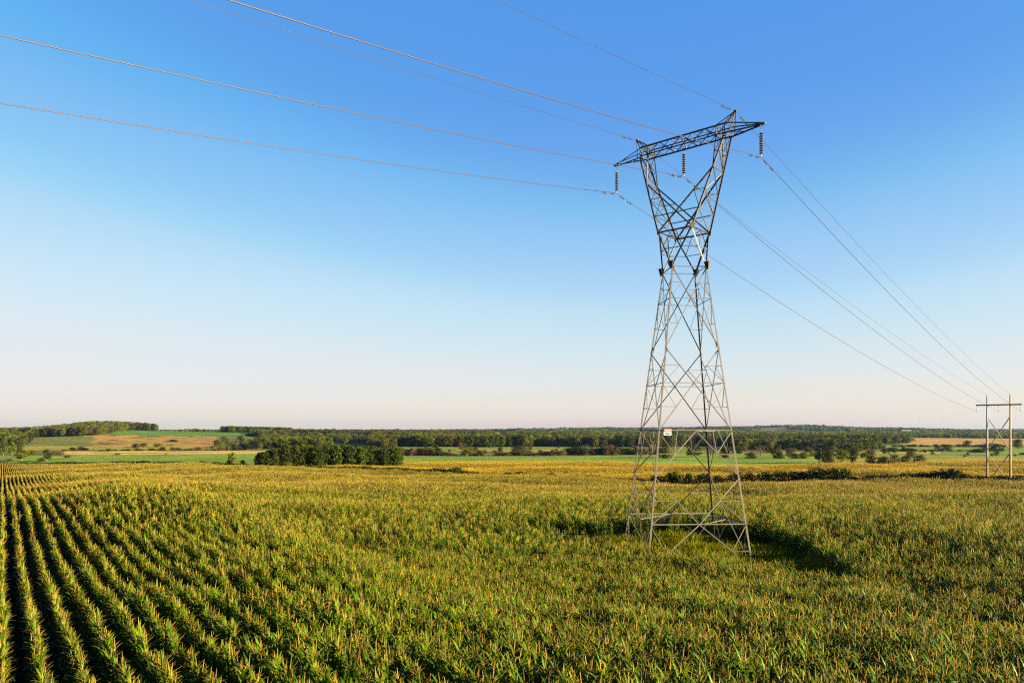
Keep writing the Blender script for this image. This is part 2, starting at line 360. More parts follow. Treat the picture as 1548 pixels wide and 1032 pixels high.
# ---------------------------------------------------------------- scattering (geometry nodes, for stuff only)
def scatter(name, sets, kind='stuff', label=None, cat=None):
    """sets: list of (source meshes, points (n,3), euler (n,3), scale (n,3), index (n,)); ONE object"""
    P = np.concatenate([s[1] for s in sets]); ro = np.concatenate([s[2] for s in sets]); sc = np.concatenate([s[3] for s in sets])
    ix = np.concatenate([s[4] for s in sets]); lod = np.concatenate([np.full(len(s[1]), k) for k, s in enumerate(sets)])
    m = bpy.data.meshes.new(name); m.vertices.add(len(P)); m.vertices.foreach_set('co', P.ravel())
    for nm, ty, key, dat in (('rot', 'FLOAT_VECTOR', 'vector', ro), ('scl', 'FLOAT_VECTOR', 'vector', sc), ('pick', 'INT', 'value', ix), ('lod', 'INT', 'value', lod)):
        a = m.attributes.new(nm, ty, 'POINT')
        a.data.foreach_set(key, np.ascontiguousarray(dat.ravel(), dtype=np.int32 if ty == 'INT' else np.float32))
    m.update()
    o = bpy.data.objects.new(name, m); col.objects.link(o)
    ng = bpy.data.node_groups.new(name, 'GeometryNodeTree')
    ng.interface.new_socket('Geometry', in_out='INPUT', socket_type='NodeSocketGeometry')
    ng.interface.new_socket('Geometry', in_out='OUTPUT', socket_type='NodeSocketGeometry')
    N, L = ng.nodes, ng.links
    gi = N.new('NodeGroupInput'); go = N.new('NodeGroupOutput'); jo = N.new('GeometryNodeJoinGeometry')
    def attr(nm, ty):
        a = N.new('GeometryNodeInputNamedAttribute'); a.data_type = ty; a.inputs['Name'].default_value = nm; return a.outputs['Attribute']
    er = N.new('FunctionNodeEulerToRotation'); L.new(attr('rot', 'FLOAT_VECTOR'), er.inputs[0])
    sa, pa, la = attr('scl', 'FLOAT_VECTOR'), attr('pick', 'INT'), attr('lod', 'INT')
    for k, s in enumerate(sets):
        jk = N.new('GeometryNodeJoinGeometry')
        for q, me in enumerate(s[0]):
            src = bpy.data.objects.new(name + '_source', me)
            oi = N.new('GeometryNodeObjectInfo'); oi.inputs['Object'].default_value = src; oi.inputs['As Instance'].default_value = False
            gt = N.new('GeometryNodeGeometryToInstance'); L.new(oi.outputs['Geometry'], gt.inputs[0]); L.new(gt.outputs[0], jk.inputs[0])
        cp = N.new('FunctionNodeCompare'); cp.data_type = 'INT'; cp.operation = 'EQUAL'
        ii = [i for i in cp.inputs if i.type == 'INT']; L.new(la, ii[0]); ii[1].default_value = k
        ip = N.new('GeometryNodeInstanceOnPoints')
        L.new(gi.outputs[0], ip.inputs['Points']); L.new(cp.outputs[0], ip.inputs['Selection']); L.new(jk.outputs[0], ip.inputs['Instance'])
        ip.inputs['Pick Instance'].default_value = True
        L.new(pa, ip.inputs['Instance Index']); L.new(er.outputs[0], ip.inputs['Rotation']); L.new(sa, ip.inputs['Scale'])
        L.new(ip.outputs[0], jo.inputs[0])
    L.new(jo.outputs[0], go.inputs[0])
    md = o.modifiers.new('scatter', 'NODES'); md.node_group = ng
    return tag(o, label, cat, None, kind)

# ---------------------------------------------------------------- corn
M_LEAF = leafy('corn_leaf', (0.005, 0.020, 0.001), (0.060, 0.120, 0.002), trans=0.28, scale=1.3, randamt=0.7, attr=True, rough=0.42, spec=0.07)
M_STALK = leafy('corn_stalk', (0.035, 0.042, 0.008), (0.07, 0.07, 0.018), trans=0, scale=2, randamt=0.5)
M_TASS = leafy('corn_tassel', (0.12, 0.082, 0.014), (0.29, 0.200, 0.034), trans=0.25, scale=2, randamt=0.9, spec=0.1)
M_GLEAF = leafy('ripening_leaf', (0.052, 0.060, 0.003), (0.17, 0.142, 0.005), trans=0.35, scale=1.3, randamt=0.6, attr=True, rough=0.5)
M_GTASS = leafy('ripe_tassel', (0.26, 0.175, 0.012), (0.42, 0.285, 0.020), trans=0.25, scale=2, randamt=0.9, spec=0.1)

def corn_arrays(rs, lod):
    """one plant: lists (verts, faces, tints) for stalk, leaves, tassel; base at the origin, rows along local Y"""
    H = rs.uniform(2.0, 2.25)
    st, lf, ta = ([], [], []), ([], [], []), ([], [], [])
    def tubeinto(buf, pts, radii, n, tint=(1, 1, 1)):
        b = len(buf[0])
        for (p, r) in zip(pts, radii):
            for k in range(n):
                an = 2 * math.pi * k / n + 0.3
                buf[0].append((p[0] + r * math.cos(an), p[1] + r * math.sin(an), p[2]))
        for i in range(len(pts) - 1):
            for k in range(n):
                a, c = b + i * n + k, b + i * n + (k + 1) % n
                buf[1].append((a, c, c + n, a + n)); buf[2].append(tint)
    lean = (rs.gauss(0, .018), rs.gauss(0, .03)) if rs.random() > .05 else (rs.gauss(0, .05), rs.gauss(0, .15))
    at = lambda h: (lean[0] * h * h / H, lean[1] * h * h / H, h)
    tubeinto(st, [at(h) for h in ((0, H * .5, H) if lod < 2 else (0.6, H))], (0.014, 0.012, 0.007) if lod < 2 else (0.013, 0.008), 5 if lod == 0 else 3)
    if lod == 0:                                                            # the ear in its husk
        h = rs.uniform(0.95, 1.15); an = rs.uniform(0, 6.28); c, s = math.cos(an), math.sin(an)
        b0 = at(h); pts = [(b0[0] + c * d, b0[1] + s * d, h + e) for d, e in ((.01, 0), (.05, .06), (.08, .16), (.10, .24))]
        tubeinto(st, pts, (.012, .028, .026, .006), 5)
    nl = {0: 15, 1: 11, 2: 6}[lod]; seg = {0: 6, 1: 4, 2: 2}[lod]
    az0 = math.pi / 2 + rs.uniform(-.36, .36)
    h0 = {0: 0.35, 1: 0.5, 2: 0.9}[lod]
    for i in range(nl):
        f = i / (nl - 1); h = h0 + (H * 0.97 - h0) * f ** 0.95
        az = az0 + (i % 2) * math.pi + rs.uniform(-.32, .32)
        ln = (0.72 - 0.22 * f * f) * rs.uniform(0.8, 1.12) * (0.75 if f < 0.15 else 1) * (0.8 if lod == 2 else 1)
        w = (0.041 if lod == 0 else 0.046 if lod == 1 else 0.068) * rs.uniform(.85, 1.15) * (1 - 0.25 * f)
        el = R(rs.uniform(50, 66) + 16 * f); bend = R(rs.uniform(70, 150) - 60 * f)
        c, s = math.cos(az), math.sin(az); p = at(h); x, z = 0.0, 0.0
        tw = rs.uniform(-.5, .5)
        sh = rs.uniform(.4, 1.65); yel = rs.random() ** 3 * 0.9 * (1.2 - f * .6)
        tint = (sh * (1 + 0.9 * yel), sh * (1 + 0.35 * yel), sh * (1 + 0.6 * yel))
        if f < 0.25 and rs.random() < .5: tint = (1.9, 1.3, 1.6)
        b = len(lf[0]); nc = 3 if lod < 2 else 2
        for k in range(seg + 1):
            t = k / seg
            e = el - bend * t ** 1.4
            if k: x += math.cos(e) * ln / seg; z += math.sin(e) * ln / seg
            ww = w * (0.55 + 1.3 * t) if t < .35 else w * (1.0 - ((t - .35) / .65) ** 1.8) + 0.003
            ox, oz = -math.sin(e) * ww * .35, math.cos(e) * ww * .35
            roll = tw * t
            cx, cy, cz = p[0] + c * x, p[1] + s * x, p[2] + z
            sx, sy, sz = -s * math.cos(roll), c * math.cos(roll), math.sin(roll)
            if nc == 3:
                lf[0].append((cx + sx * ww + c * ox, cy + sy * ww + s * ox, cz + sz * ww + oz)); lf[0].append((cx, cy, cz))
                lf[0].append((cx - sx * ww + c * ox, cy - sy * ww + s * ox, cz - sz * ww + oz))
            else:
                lf[0].append((cx + sx * ww, cy + sy * ww, cz + sz * ww)); lf[0].append((cx - sx * ww, cy - sy * ww, cz - sz * ww))
        for k in range(seg):
            for q in range(nc - 1):
                a = b + k * nc + q; lf[1].append((a, a + 1, a + 1 + nc, a + nc)); lf[2].append(tint)
    top = at(H); sp = rs.uniform(.32, .45)
    def branch(az, el, ln, r):
        c, s = math.cos(az), math.sin(az); drop = rs.uniform(.1, .5)
        o0 = top[2] + rs.uniform(-.02, .10); pts = []; x = z = 0
        for k in range(3):
            if k: x += math.cos(el - drop * k) * ln / 2; z += math.sin(el - drop * k) * ln / 2
            pts.append((top[0] + c * x, top[1] + s * x, o0 + z))
        tubeinto(ta, pts, (r * .6, r, r * .4), 3)
    if lod < 2:
        tubeinto(ta, [(top[0], top[1], H - .12), (top[0], top[1], H + sp * .4), (top[0] + rs.uniform(-.04, .04), top[1] + rs.uniform(-.04, .04), H + sp)], (0.008, 0.011, 0.005) if lod == 0 else (.010, .014, .006), 3)
        for k in range(8 if lod == 0 else 4):
            branch(k * 2.4 + rs.uniform(0, 1), R(rs.uniform(38, 72)), rs.uniform(.18, .30), 0.0075 if lod == 0 else 0.012)
    else:
        tubeinto(ta, [(top[0], top[1], H - .05), (top[0], top[1], H + sp)], (.016, .010), 3)
        for k in range(3): branch(k * 2.1 + rs.uniform(0, 1), R(rs.uniform(40, 65)), .25, .016)
    return st, lf, ta

def mesh_arrays(name, bufs, mats, offs=None):
    """bufs: list of (verts, faces, tints) with one material each"""
    V, Fc, MI, TI = [], [], [], []
    for k, (v, f, t) in bufs:
        b = len(V); V += v; Fc += [tuple(b + i for i in q) for q in f]; MI += [k] * len(f); TI += t
    m = bpy.data.meshes.new(name); m.from_pydata(V, [], Fc)
    for mt in mats: m.materials.append(mt)
    m.polygons.foreach_set('material_index', MI); m.polygons.foreach_set('use_smooth', [True] * len(Fc))
    a = m.attributes.new('tint', 'FLOAT_COLOR', 'FACE')
    a.data.foreach_set('color', np.column_stack([np.array(TI), np.ones(len(TI))]).ravel().astype(np.float32))
    m.update(); return m

def chunk_mesh(name, rs, lod, length, mats):
    bufs = []; n = int(length / 0.16); dr = 0.0
    for i in range(n):
        dr = dr * .6 + rs.gauss(0, .07)
        if rs.random() < .03: continue
        y = (i + .5) / n * length - length / 2 + rs.uniform(-.05, .05); x = rs.uniform(-.03, .03); g = min(1.2, max(.7, .97 + dr + rs.uniform(-.07, .07))); an = rs.choice((0, math.pi)) + rs.uniform(-.3, .3)
        c, s = math.cos(an), math.sin(an)
        for k, part in enumerate(corn_arrays(rs, lod)):
            v = [((p[0] * c - p[1] * s) * g + x, (p[0] * s + p[1] * c) * g + y, p[2] * g) for p in part[0]]
            bufs.append((k, (v, part[1], part[2])))
    return mesh_arrays(name, bufs, mats)

rs = random.Random(11)
CM = [M_STALK, M_LEAF, M_TASS]; GM = [M_STALK, M_GLEAF, M_GTASS]
PLANTS = [corn_arrays(rs, 0) for _ in range(18)]
plant_joined = [mesh_arrays('corn_plant_all', list(enumerate(p)), CM) for p in PLANTS]
plant_parts = [[mesh_arrays(n, [(0, p[k])], [CM[k]]) for k, n in enumerate(('stalk', 'leaves', 'tassel'))] for p in PLANTS]
LEN1, LEN2 = 2.1, 6.3
chunk1 = [chunk_mesh('corn_row_piece', rs, 1, LEN1, CM) for _ in range(8)]
chunk2 = [chunk_mesh('corn_row_stretch', rs, 2, LEN2, CM) for _ in range(6)]
gold2 = [chunk_mesh('ripe_row_stretch', rs, 2, LEN2, GM) for _ in range(5)]

def in_view(X, Y, margin=14.0):
    hw = np.maximum(Y, 0) * (790 / F) + margin
    return (np.abs(X + 2) < hw) & (Y > 6)

SP = 0.77
def row_points(step, o_lo, o_hi, a_lo, a_hi, jitter):
    ks = np.arange(math.floor(o_lo / SP), math.ceil(o_hi / SP)); aa = np.arange(a_lo, a_hi, step)
    O, A = np.meshgrid(ks * SP, aa, indexing='ij')
    O = O.ravel(); A = A.ravel() + rng.uniform(-jitter, jitter, O.size)
    O = O + 0.035 * np.sin(A / 9 + O * .3)                    # rows are not ruler straight
    return O * RN[0] + A * RD[0], O * RN[1] + A * RD[1]

NEAR, MID = 48.0, 125.0
# nearest ring: single plants
X, Y = row_points(0.15, -40, 80, -30, 80, 0.05)
k = in_view(X, Y) & (np.hypot(X, Y) < NEAR) & ~clearing(X, Y) & (rng.random(X.size) > .03)
X, Y = X[k], Y[k]; Z = ground(X, Y)
pxx = 774 + F * X / Y; row = HZ + F * (E - (Z + 1.7)) / Y
vis = (pxx > 4) & (pxx < 1544) & (row < 1030)
order = np.where(vis)[0][np.argsort(Y[vis])][:300]
single = np.zeros(X.size, bool); single[order] = True
pick = rng.integers(0, len(PLANTS), X.size); rz = R(HEAD) + rng.choice([0, math.pi], X.size) + rng.uniform(-.22, .22, X.size)
gs = 1 + 0.05 * fbm(X, Y, 6, 2.0) + 0.07 * fbm(X, Y, 1.4, 5.0) + rng.uniform(-.09, .08, X.size); gs = np.clip(gs, .72, 1.2)
s0 = ~single
set0 = (plant_joined, np.column_stack([X, Y, Z])[s0], np.column_stack([0 * X, 0 * X, rz])[s0], np.column_stack([gs] * 3)[s0], pick[s0])
for i in order:
    p = int(pick[i])
    r = empty('corn_plant', (X[i], Y[i], Z[i]), 'tall green corn plant with a tan tassel in the nearest corn along the bottom edge', 'corn plant', 'nearest corn plants')
    r.rotation_euler = (0, 0, rz[i]); r.scale = (gs[i],) * 3
    for n, me in zip(('stalk', 'leaves', 'tassel'), plant_parts[p]):
        c = bpy.data.objects.new(n, me); col.objects.link(c); c.parent = r

def chunk_set(meshes, step, X, Y, scale=1.0):
    a = step / 2 * 0.9
    z0, z1, zc = ground(X - RD[0] * a, Y - RD[1] * a), ground(X + RD[0] * a, Y + RD[1] * a), ground(X, Y)
    fl = rng.random(X.size) < .5
    pitch = np.arctan2(z1 - z0, 2 * a) * np.where(fl, -1, 1)
    rot = np.column_stack([pitch, 0 * X, R(HEAD) + np.where(fl, math.pi, 0) + rng.uniform(-.01, .01, X.size)])
    s = scale * np.clip(1 + 0.06 * fbm(X, Y, 9, 2.0) + rng.uniform(-.04, .04, X.size), .85, 1.15)
    return (meshes, np.column_stack([X, Y, np.maximum(zc, (z0 + z1) / 2)]), rot, np.column_stack([s, np.ones(X.size), s]), rng.integers(0, len(meshes), X.size))

X, Y = row_points(LEN1, -60, 130, -40, 150, 0.1)
d = np.hypot(X, Y); k = in_view(X, Y) & (d >= NEAR) & (d < MID) & ~clearing(X, Y, .4)
set1 = chunk_set(chunk1, LEN1, X[k], Y[k])
X, Y = row_points(LEN2, -110, 260, -20, 620, 0.3)
d = np.hypot(X, Y); k = in_view(X, Y) & (d >= MID) & (past_edge(X, Y) < -2.5) & (Y < 520)
set2 = chunk_set(chunk2, LEN2, X[k], Y[k])
scatter('corn_field', [set0, set1, set2], label='green corn crop in rows with tan tassels filling the near field', cat='corn')
print('corn', [len(s[1]) for s in (set0, set1, set2)])

# the ripening field past the hedge: rows along the boundary
bd = (BB - BA) / np.linalg.norm(BB - BA)
aa = np.arange(-260, 330, LEN2); oo = np.arange(5, 300, 0.76 * 1.5)
A, O = np.meshgrid(aa, oo, indexing='ij'); A = A.ravel() + rng.uniform(-2, 2, A.size); O = O.ravel() + rng.uniform(-.1, .1, A.size)
X = BA[0] + bd[0] * A + BNV[0] * O; Y = BA[1] + bd[1] * A + BNV[1] * O; u = X / Y * F + 774
grove_zone = (u < 612) & (Y > 322 + (u - 440) * 0.1)
k = (u > 405) & (u < 1600) & (Y < gold_edge(u, X)) & ~grove_zone & (Y > 150)
k &= ~((fbm(X, Y, 40, 4) > 1.05)) & ~((np.sin(O * 1.9 + 2 * np.sin(O / 5.0)) + .5 * fbm(A, O * 6, 60, 2)) > .75)
X, Y = X[k], Y[k]
hd = math.atan2(-bd[0], bd[1]); zc = ground(X, Y)
z0, z1 = ground(X - bd[0] * 3, Y - bd[1] * 3), ground(X + bd[0] * 3, Y + bd[1] * 3)
scatter('ripening_field', [(gold2, np.column_stack([X, Y, zc]), np.column_stack([np.arctan2(z1 - z0, 6), 0 * X, hd + 0 * X]), np.column_stack([1 + 0 * X, 1 + 0 * X, np.clip(.85 + .08 * fbm(X, Y, 15, 3), .6, 1.1)]), rng.integers(0, len(gold2), X.size))],
        label='golden ripening crop beyond the line of hedge bushes', cat='crop')
print('gold', len(X))

# ---------------------------------------------------------------- lattice tower
M_STEEL = solid('galvanised_steel', (0.085, 0.076, 0.066), rough=0.55, metal=0.25, var=0.14, scale=1.6)
M_STEEL_SHADE = solid('shaded_steel', (0.04, 0.032, 0.024), rough=0.6, metal=0.25, var=0.15, scale=1.6)  # same steel for the tower head, its shade put into a darker colour
M_WIRE = solid('aluminium_wire', (0.028, 0.017, 0.026), rough=0.5, metal=0.3, var=0.05)
M_DARK = solid('dark_iron', (0.016, 0.014, 0.016), rough=0.5, metal=0.4)
M_GLASS = solid('brown_porcelain', (0.06, 0.042, 0.026), rough=0.25, var=0.1)
M_WHITE = solid('white_enamel', (0.31, 0.34, 0.40), rough=0.4, var=0.03)
M_RED = solid('red_enamel', (0.30, 0.03, 0.02), rough=0.4, var=0.05)

TC = Vector((13.47, 57.0, 0)); PSI = R(4.2)
ex = Vector((math.cos(PSI), math.sin(PSI), 0)); ey = Vector((-math.sin(PSI), math.cos(PSI), 0))
uh = Vector((math.cos(PSI - math.pi / 4), math.sin(PSI - math.pi / 4), 0)); vh = Vector((-uh.y, uh.x, 0))
GB = gz(TC.x, TC.y)
def P(a, b, z): return TC + ex * a + ey * b + Vector((0, 0, E + z))
def Q(a, b, z): return TC + uh * a + vh * b + Vector((0, 0, E + z))
def side(z): return (2.7 + 0.231 * (12.66 - z)) / 2
tower = empty('transmission_tower', (TC.x, TC.y, GB), 'tall grey lattice steel pylon with a forked head standing in the corn', 'pylon')
SG = {'A': (-1, 1), 'B': (-1, -1), 'C': (1, 1), 'D': (1, -1)}
def cor(n, z): s = side(z); return P(SG[n][0] * s, SG[n][1] * s, z)
FACES = [('B', 'D'), ('D', 'C'), ('C', 'A'), ('A', 'B')]
ZW, ZB, ZL = 12.66, 0.1, -6.8
foot = {}
for n in 'ABCD':
    c0 = cor(n, -9.9); foot[n] = gz(c0.x, c0.y) - E - 0.3
for n in 'ABCD':                                            # four legs, each a heavy angle with its heel outwards
    mb = MB(); hint = -(ex * SG[n][0] + ey * SG[n][1])
    d = (hint.normalized() + Vector((0, 0, 0)))
    e = Matrix.Rotation(R(-45), 3, 'Z') @ d
    mb.angle(cor(n, foot[n]), cor(n, ZL), 0.17, e); mb.angle(cor(n, ZL), cor(n, ZB), 0.16, e); mb.angle(cor(n, ZB), cor(n, ZW + .1), 0.14, e)
    mb.build('leg', M_STEEL, tower)
    fb = MB(); c0 = cor(n, foot[n] + 0.3); fb.box((c0.x, c0.y, c0.z), .5, .5, .5, PSI); fb.build('footing', solid('concrete', (.38, .36, .33), .9), tower)
def lerp(a, b, t): return a + (b - a) * t
for (a, b) in FACES:
    mb = MB(); mid = lambda z: (cor(a, z) + cor(b, z)) / 2
    inn = (TC + Vector((0, 0, E + 3)) - mid(3)); inn.z = 0; inn.normalize()
    W1, W2, W3 = 0.095, 0.075, 0.055
    def bar(p, q, w): mb.angle(p + inn * .02, q + inn * .02, w, inn)
    for zt, zm, zb in ((ZW, 9.39, 6.35), (6.35, 3.26, ZB)):
        bar(cor(a, zt), cor(b, zb), W1); mb.angle(cor(b, zt) + inn * .12, cor(a, zb) + inn * .12, W1, inn)
        # where the diagonals really cross
        wt, wb_ = side(zt), side(zb); tc = wt / (wt + wb_); zc = zt + (zb - zt) * tc
        bar(cor(a, zc), cor(b, zc), W2)
        for (p, q) in ((a, b), (b, a)):
            # redundant members: a short strut and a short diagonal above and below the crossing
            hu = lerp(cor(p, zt), cor(q, zb), tc / 2); zu = (zt + zc) / 2
            bar(cor(p, zu), hu, W3); bar(hu, cor(p, zc), W3)
            hl = lerp(cor(q, zt), cor(p, zb), (1 + tc) / 2); zl = (zb + zc) / 2
            bar(cor(p, zl), hl, W3); bar(hl, cor(p, zc), W3)
    bar(cor(a, ZB), cor(b, ZB), 0.12); bar(cor(a, ZL), cor(b, ZL), 0.12); bar(cor(a, ZW), cor(b, ZW), .09)
    zk = -3.35; mt, ml = mid(ZB), mid(ZL)
    for (p, q) in ((a, b), (b, a)):
        bar(mt, cor(p, zk), .10); bar(cor(p, zk), ml, .10)
        h1 = lerp(mt, cor(p, zk), .5); bar(cor(p, (ZB + zk) / 2), h1, W2); bar(h1, cor(p, ZB), W2); bar(h1, lerp(cor(p, ZB), mt, .52), W2)
        h2 = lerp(cor(p, zk), ml, .5); bar(cor(p, (ZL + zk) / 2), h2, W2); bar(h2, cor(p, ZL), W2)
        ft = cor(p, foot[p] + .5); bar(ml, ft, .10)
        h3 = lerp(ml, ft, .62); bar(h3, cor(p, ZL), W2); bar(h3, lerp(cor(p, ZL), ft, .62), W2)
    mb.build('face_bracing', M_STEEL, tower)
mb = MB()                                                    # level bracing inside the square at the belts
for z in (ZB, ZL, 6.35):
    ms = [(cor(a, z) + cor(b, z)) / 2 for a, b in FACES]
    if z != 6.35:
        for i in range(4): mb.angle(ms[i] - Vector((0, 0, .03)), ms[(i + 1) % 4] - Vector((0, 0, .03)), .07)
mb.build('plan_bracing', M_STEEL, tower)
MB.gauge = 0.92
# waist: from the square body to the ring turned by 45 degrees
RR = 2.03 / math.sqrt(2); ZR = 15.6
ring = {'N': Q(RR, -RR, ZR), 'R': Q(RR, RR, ZR), 'F': Q(-RR, RR, ZR), 'L': Q(-RR, -RR, ZR)}
mb = MB(); links_ = [('A', 'L'), ('A', 'F'), ('B', 'L'), ('B', 'N'), ('D', 'N'), ('D', 'R'), ('C', 'R'), ('C', 'F')]
axis = TC + Vector((0, 0, E + 14))
for c, r in links_: mb.angle(cor(c, ZW), ring[r], .12, axis - ring[r])
order_r = ['L', 'N', 'R', 'F']
for i in range(4):
    p, q = ring[order_r[i]], ring[order_r[(i + 1) % 4]]; mb.angle(p, q, .10, axis - p)
for r, (c1, c2) in {'L': 'AB', 'N': 'BD', 'R': 'DC', 'F': 'CA'}.items():
    p1, p2 = lerp(cor(c1, ZW), ring[r], .5), lerp(cor(c2, ZW), ring[r], .5)
    mb.angle(p1, p2, .055, axis - p1)
for c, (r1, r2) in {'A': 'LF', 'B': 'LN', 'D': 'NR', 'C': 'RF'}.items():
    m_ = (ring[r1] + ring[r2]) / 2
    for r in (r1, r2): mb.angle(m_, lerp(cor(c, ZW), ring[r], .5), .055, axis - m_)
    p1, p2 = lerp(cor(c, ZW), ring[r1], .5), lerp(cor(c, ZW), ring[r2], .5); mb.angle(p1, p2, .055, axis - p1)
for i in range(4):
    m1 = (ring[order_r[i]] + ring[order_r[(i + 1) % 4]]) / 2; m2 = (ring[order_r[(i + 1) % 4]] + ring[order_r[(i + 2) % 4]]) / 2
    mb.angle(m1, m2, .05)
mb.build('waist', M_STEEL_SHADE, tower)
def plate(mb, c, n, w, h):
    """a gusset plate, a five sided sheet"""
    n = Vector(n).normalized(); s = n.cross(Vector((0, 0, 1))).normalized(); up = s.cross(n)
    pr = [(-w/2, h/2), (w/2, h/2), (w/2, 0), (w*.15, -h/2), (-w*.15, -h/2)]
    mb.prism(Vector(c) - n * .012, Vector(c) + n * .012, pr, pr, s, up)
for n in 'ABCD':
    out = ex * SG[n][0] + ey * SG[n][1]
    mb = MB(); plate(mb, cor(n, ZW + .12) + out * .08, ex * SG[n][0] + ey * SG[n][1] * .15, .52, .62); plate(mb, cor(n, ZW + .12) + out * .08, ey * SG[n][1] + ex * SG[n][0] * .15, .52, .62)
    mb.build('gusset_plate', M_STEEL_SHADE, tower)
for r in 'NRFL':
    out = ring[r] - TC; out.z = 0; out.normalize(); mb = MB(); plate(mb, ring[r] + out * .06, out, .42, .42); mb.build('gusset_plate', M_STEEL_SHADE, tower)
# forks
ZBM, ZTP, HW = 22.3, 23.05, 0.5
UO, UI, UT, UP = 3.62, 2.93, 6.18, 4.2
for sg in (-1, 1):
    mb = MB(); lo = {-1: (ring['L'], ring['F']), 1: (ring['N'], ring['R'])}[sg]
    hub = Q(sg * 2.6, 0, 19)
    legs = [(lo[0], Q(sg * UO, -HW, ZBM)), (lo[1], Q(sg * UO, HW, ZBM))]
    TE = .64; el = [lerp(p, q, TE) for p, q in legs]
    for (p, q), e, v in zip(legs, el, (-HW, HW)):
        mb.angle(p, q, .13, hub - p); mb.angle(e, Q(sg * UI, v, ZBM), .08, hub - e)
        mid_ = lerp(e, q, .5); mb.angle(mid_, lerp(e, Q(sg * UI, v, ZBM), .5), .045); mb.angle(lerp(e, Q(sg * UI, v, ZBM), .5), q, .045)
    # side lattice between the near and the far leg of the fork
    ts = [0, .2, .4, TE, .82, 1.0]
    for i in range(len(ts) - 1):
        a0, b0 = lerp(*legs[0], ts[i]), lerp(*legs[1], ts[i]); a1, b1 = lerp(*legs[0], ts[i + 1]), lerp(*legs[1], ts[i + 1])
        if i: mb.angle(a0, b0, .05, hub - a0)
        mb.angle(a0, b1, .05, hub - a0)
        mb.angle(b0, a1, .05, hub - b0)
    a, b = el; mb.angle(Q(sg * UI, -HW, ZBM), b, .05); mb.angle(Q(sg * UI, HW, ZBM), a, .05); mb.angle(a, b, .06)
    mb.build('fork', M_STEEL_SHADE, tower)
mb = MB()                                                    # crossed braces and struts of the open window
for (l, r, v) in (('L', 'N', -1), ('F', 'R', 1)):
    ql, qr = Q(-UO, v * HW, ZBM), Q(UO, v * HW, ZBM); TE = .64
    eL, eR = lerp(ring[l], ql, TE), lerp(ring[r], qr, TE); fw = -vh * v
    mb.angle(ring[l], eR, .11, fw); mb.angle(ring[r] + fw * .12, eL + fw * .12, .11, fw)
    # struts from the braces to the legs
    for t in (.2, .42):
        pl, pr_ = lerp(ring[l], ql, t), lerp(ring[r], qr, t)
        # point on the opposite brace at that height
        for (leg_pt, bs, be) in ((pl, ring[r], eL), (pr_, ring[l], eR)):
            tt = (leg_pt.z - bs.z) / (be.z - bs.z)
            if t == .2: continue
            mb.angle(leg_pt, lerp(bs, be, tt), .05, fw)
            mb.angle(lerp(bs, be, tt), lerp(ring[l] if leg_pt is pl else ring[r], ql if leg_pt is pl else qr, .2), .05, fw)
        if t == .2: mb.angle(pl, pr_, .065, fw)
mb.build('window_bracing', M_STEEL_SHADE, tower)
# crossarm beam
mb = MB(); us = np.linspace(-UI, UI, 7)
fv = {(-1): -HW, 1: HW}
for v in (-HW, HW):
    for z in (ZBM, ZTP): mb.angle(Q(-UO, v, z), Q(UO, v, z), .10, Q(0, 0, 22.7) - Q(0, v, z))
    for i in range(6):
        z0, z1 = (ZBM, ZTP) if i % 2 == 0 else (ZTP, ZBM)
        mb.angle(Q(us[i], v, z0), Q(us[i + 1], v, z1), .06, -vh * v)
    for uu in (-UO, -UI, UI, UO): mb.angle(Q(uu, v, ZBM), Q(uu, v, ZTP), .07, -vh * v)
    for sg in (-1, 1): mb.angle(Q(sg * UO, v, ZTP), Q(sg * UI, v, ZBM), .06, -vh * v)
for z in (ZBM, ZTP):
    for i in range(6):
        v0 = -HW if i % 2 == 0 else HW
        mb.angle(Q(us[i], v0, z), Q(us[i + 1], -v0, z), .055); mb.angle(Q(us[i], -HW, z), Q(us[i], HW, z), .06)
    for uu in (-UO, UI, UO): mb.angle(Q(uu, -HW, z), Q(uu, HW, z), .06)
for uu in (-UI, 0, UI):
    mb.angle(Q(uu, -HW, ZBM), Q(uu, HW, ZTP), .055); mb.angle(Q(uu, HW, ZBM), Q(uu, -HW, ZTP), .055)
mb.build('crossarm', M_STEEL_SHADE, tower)
for sg in (-1, 1):
    mb = MB(); tip = Q(sg * UT, 0, ZBM + .06)
    for v in (-HW, HW):
        mb.angle(Q(sg * UO, v, ZBM), tip, .10, -vh * v); mb.angle(Q(sg * UO, v, ZTP), tip + Vector((0, 0, .12)), .08, -vh * v)
        mb.angle(lerp(Q(sg * UO, v, ZBM), tip, .45), lerp(Q(sg * UO, -v, ZBM), tip, .1), .05)
    mb.angle(lerp(Q(sg * UO, -HW, ZBM), tip, .45), lerp(Q(sg * UO, HW, ZBM), tip, .45), .05)
    mb.box(tip + Vector((0, 0, .05)), .55, .14, .16, PSI - math.pi / 4)
    mb.build('arm_tip', M_STEEL_SHADE, tower)
    mb = MB(); pk = Q(sg * UP, 0, 23.92)
    for v in (-HW, HW):
        mb.angle(Q(sg * UO, v, ZTP), pk, .075, -vh * v); mb.angle(Q(sg * UI, v, ZTP), pk, .06, -vh * v)
        mb.angle(lerp(Q(sg * UO, v, ZBM), tip, .12), pk, .07, -vh * v)
    mb.box(pk, .22, .12, .14, PSI - math.pi / 4)
    mb.build('peak', M_STEEL_SHADE, tower)
MB.gauge = 0.70
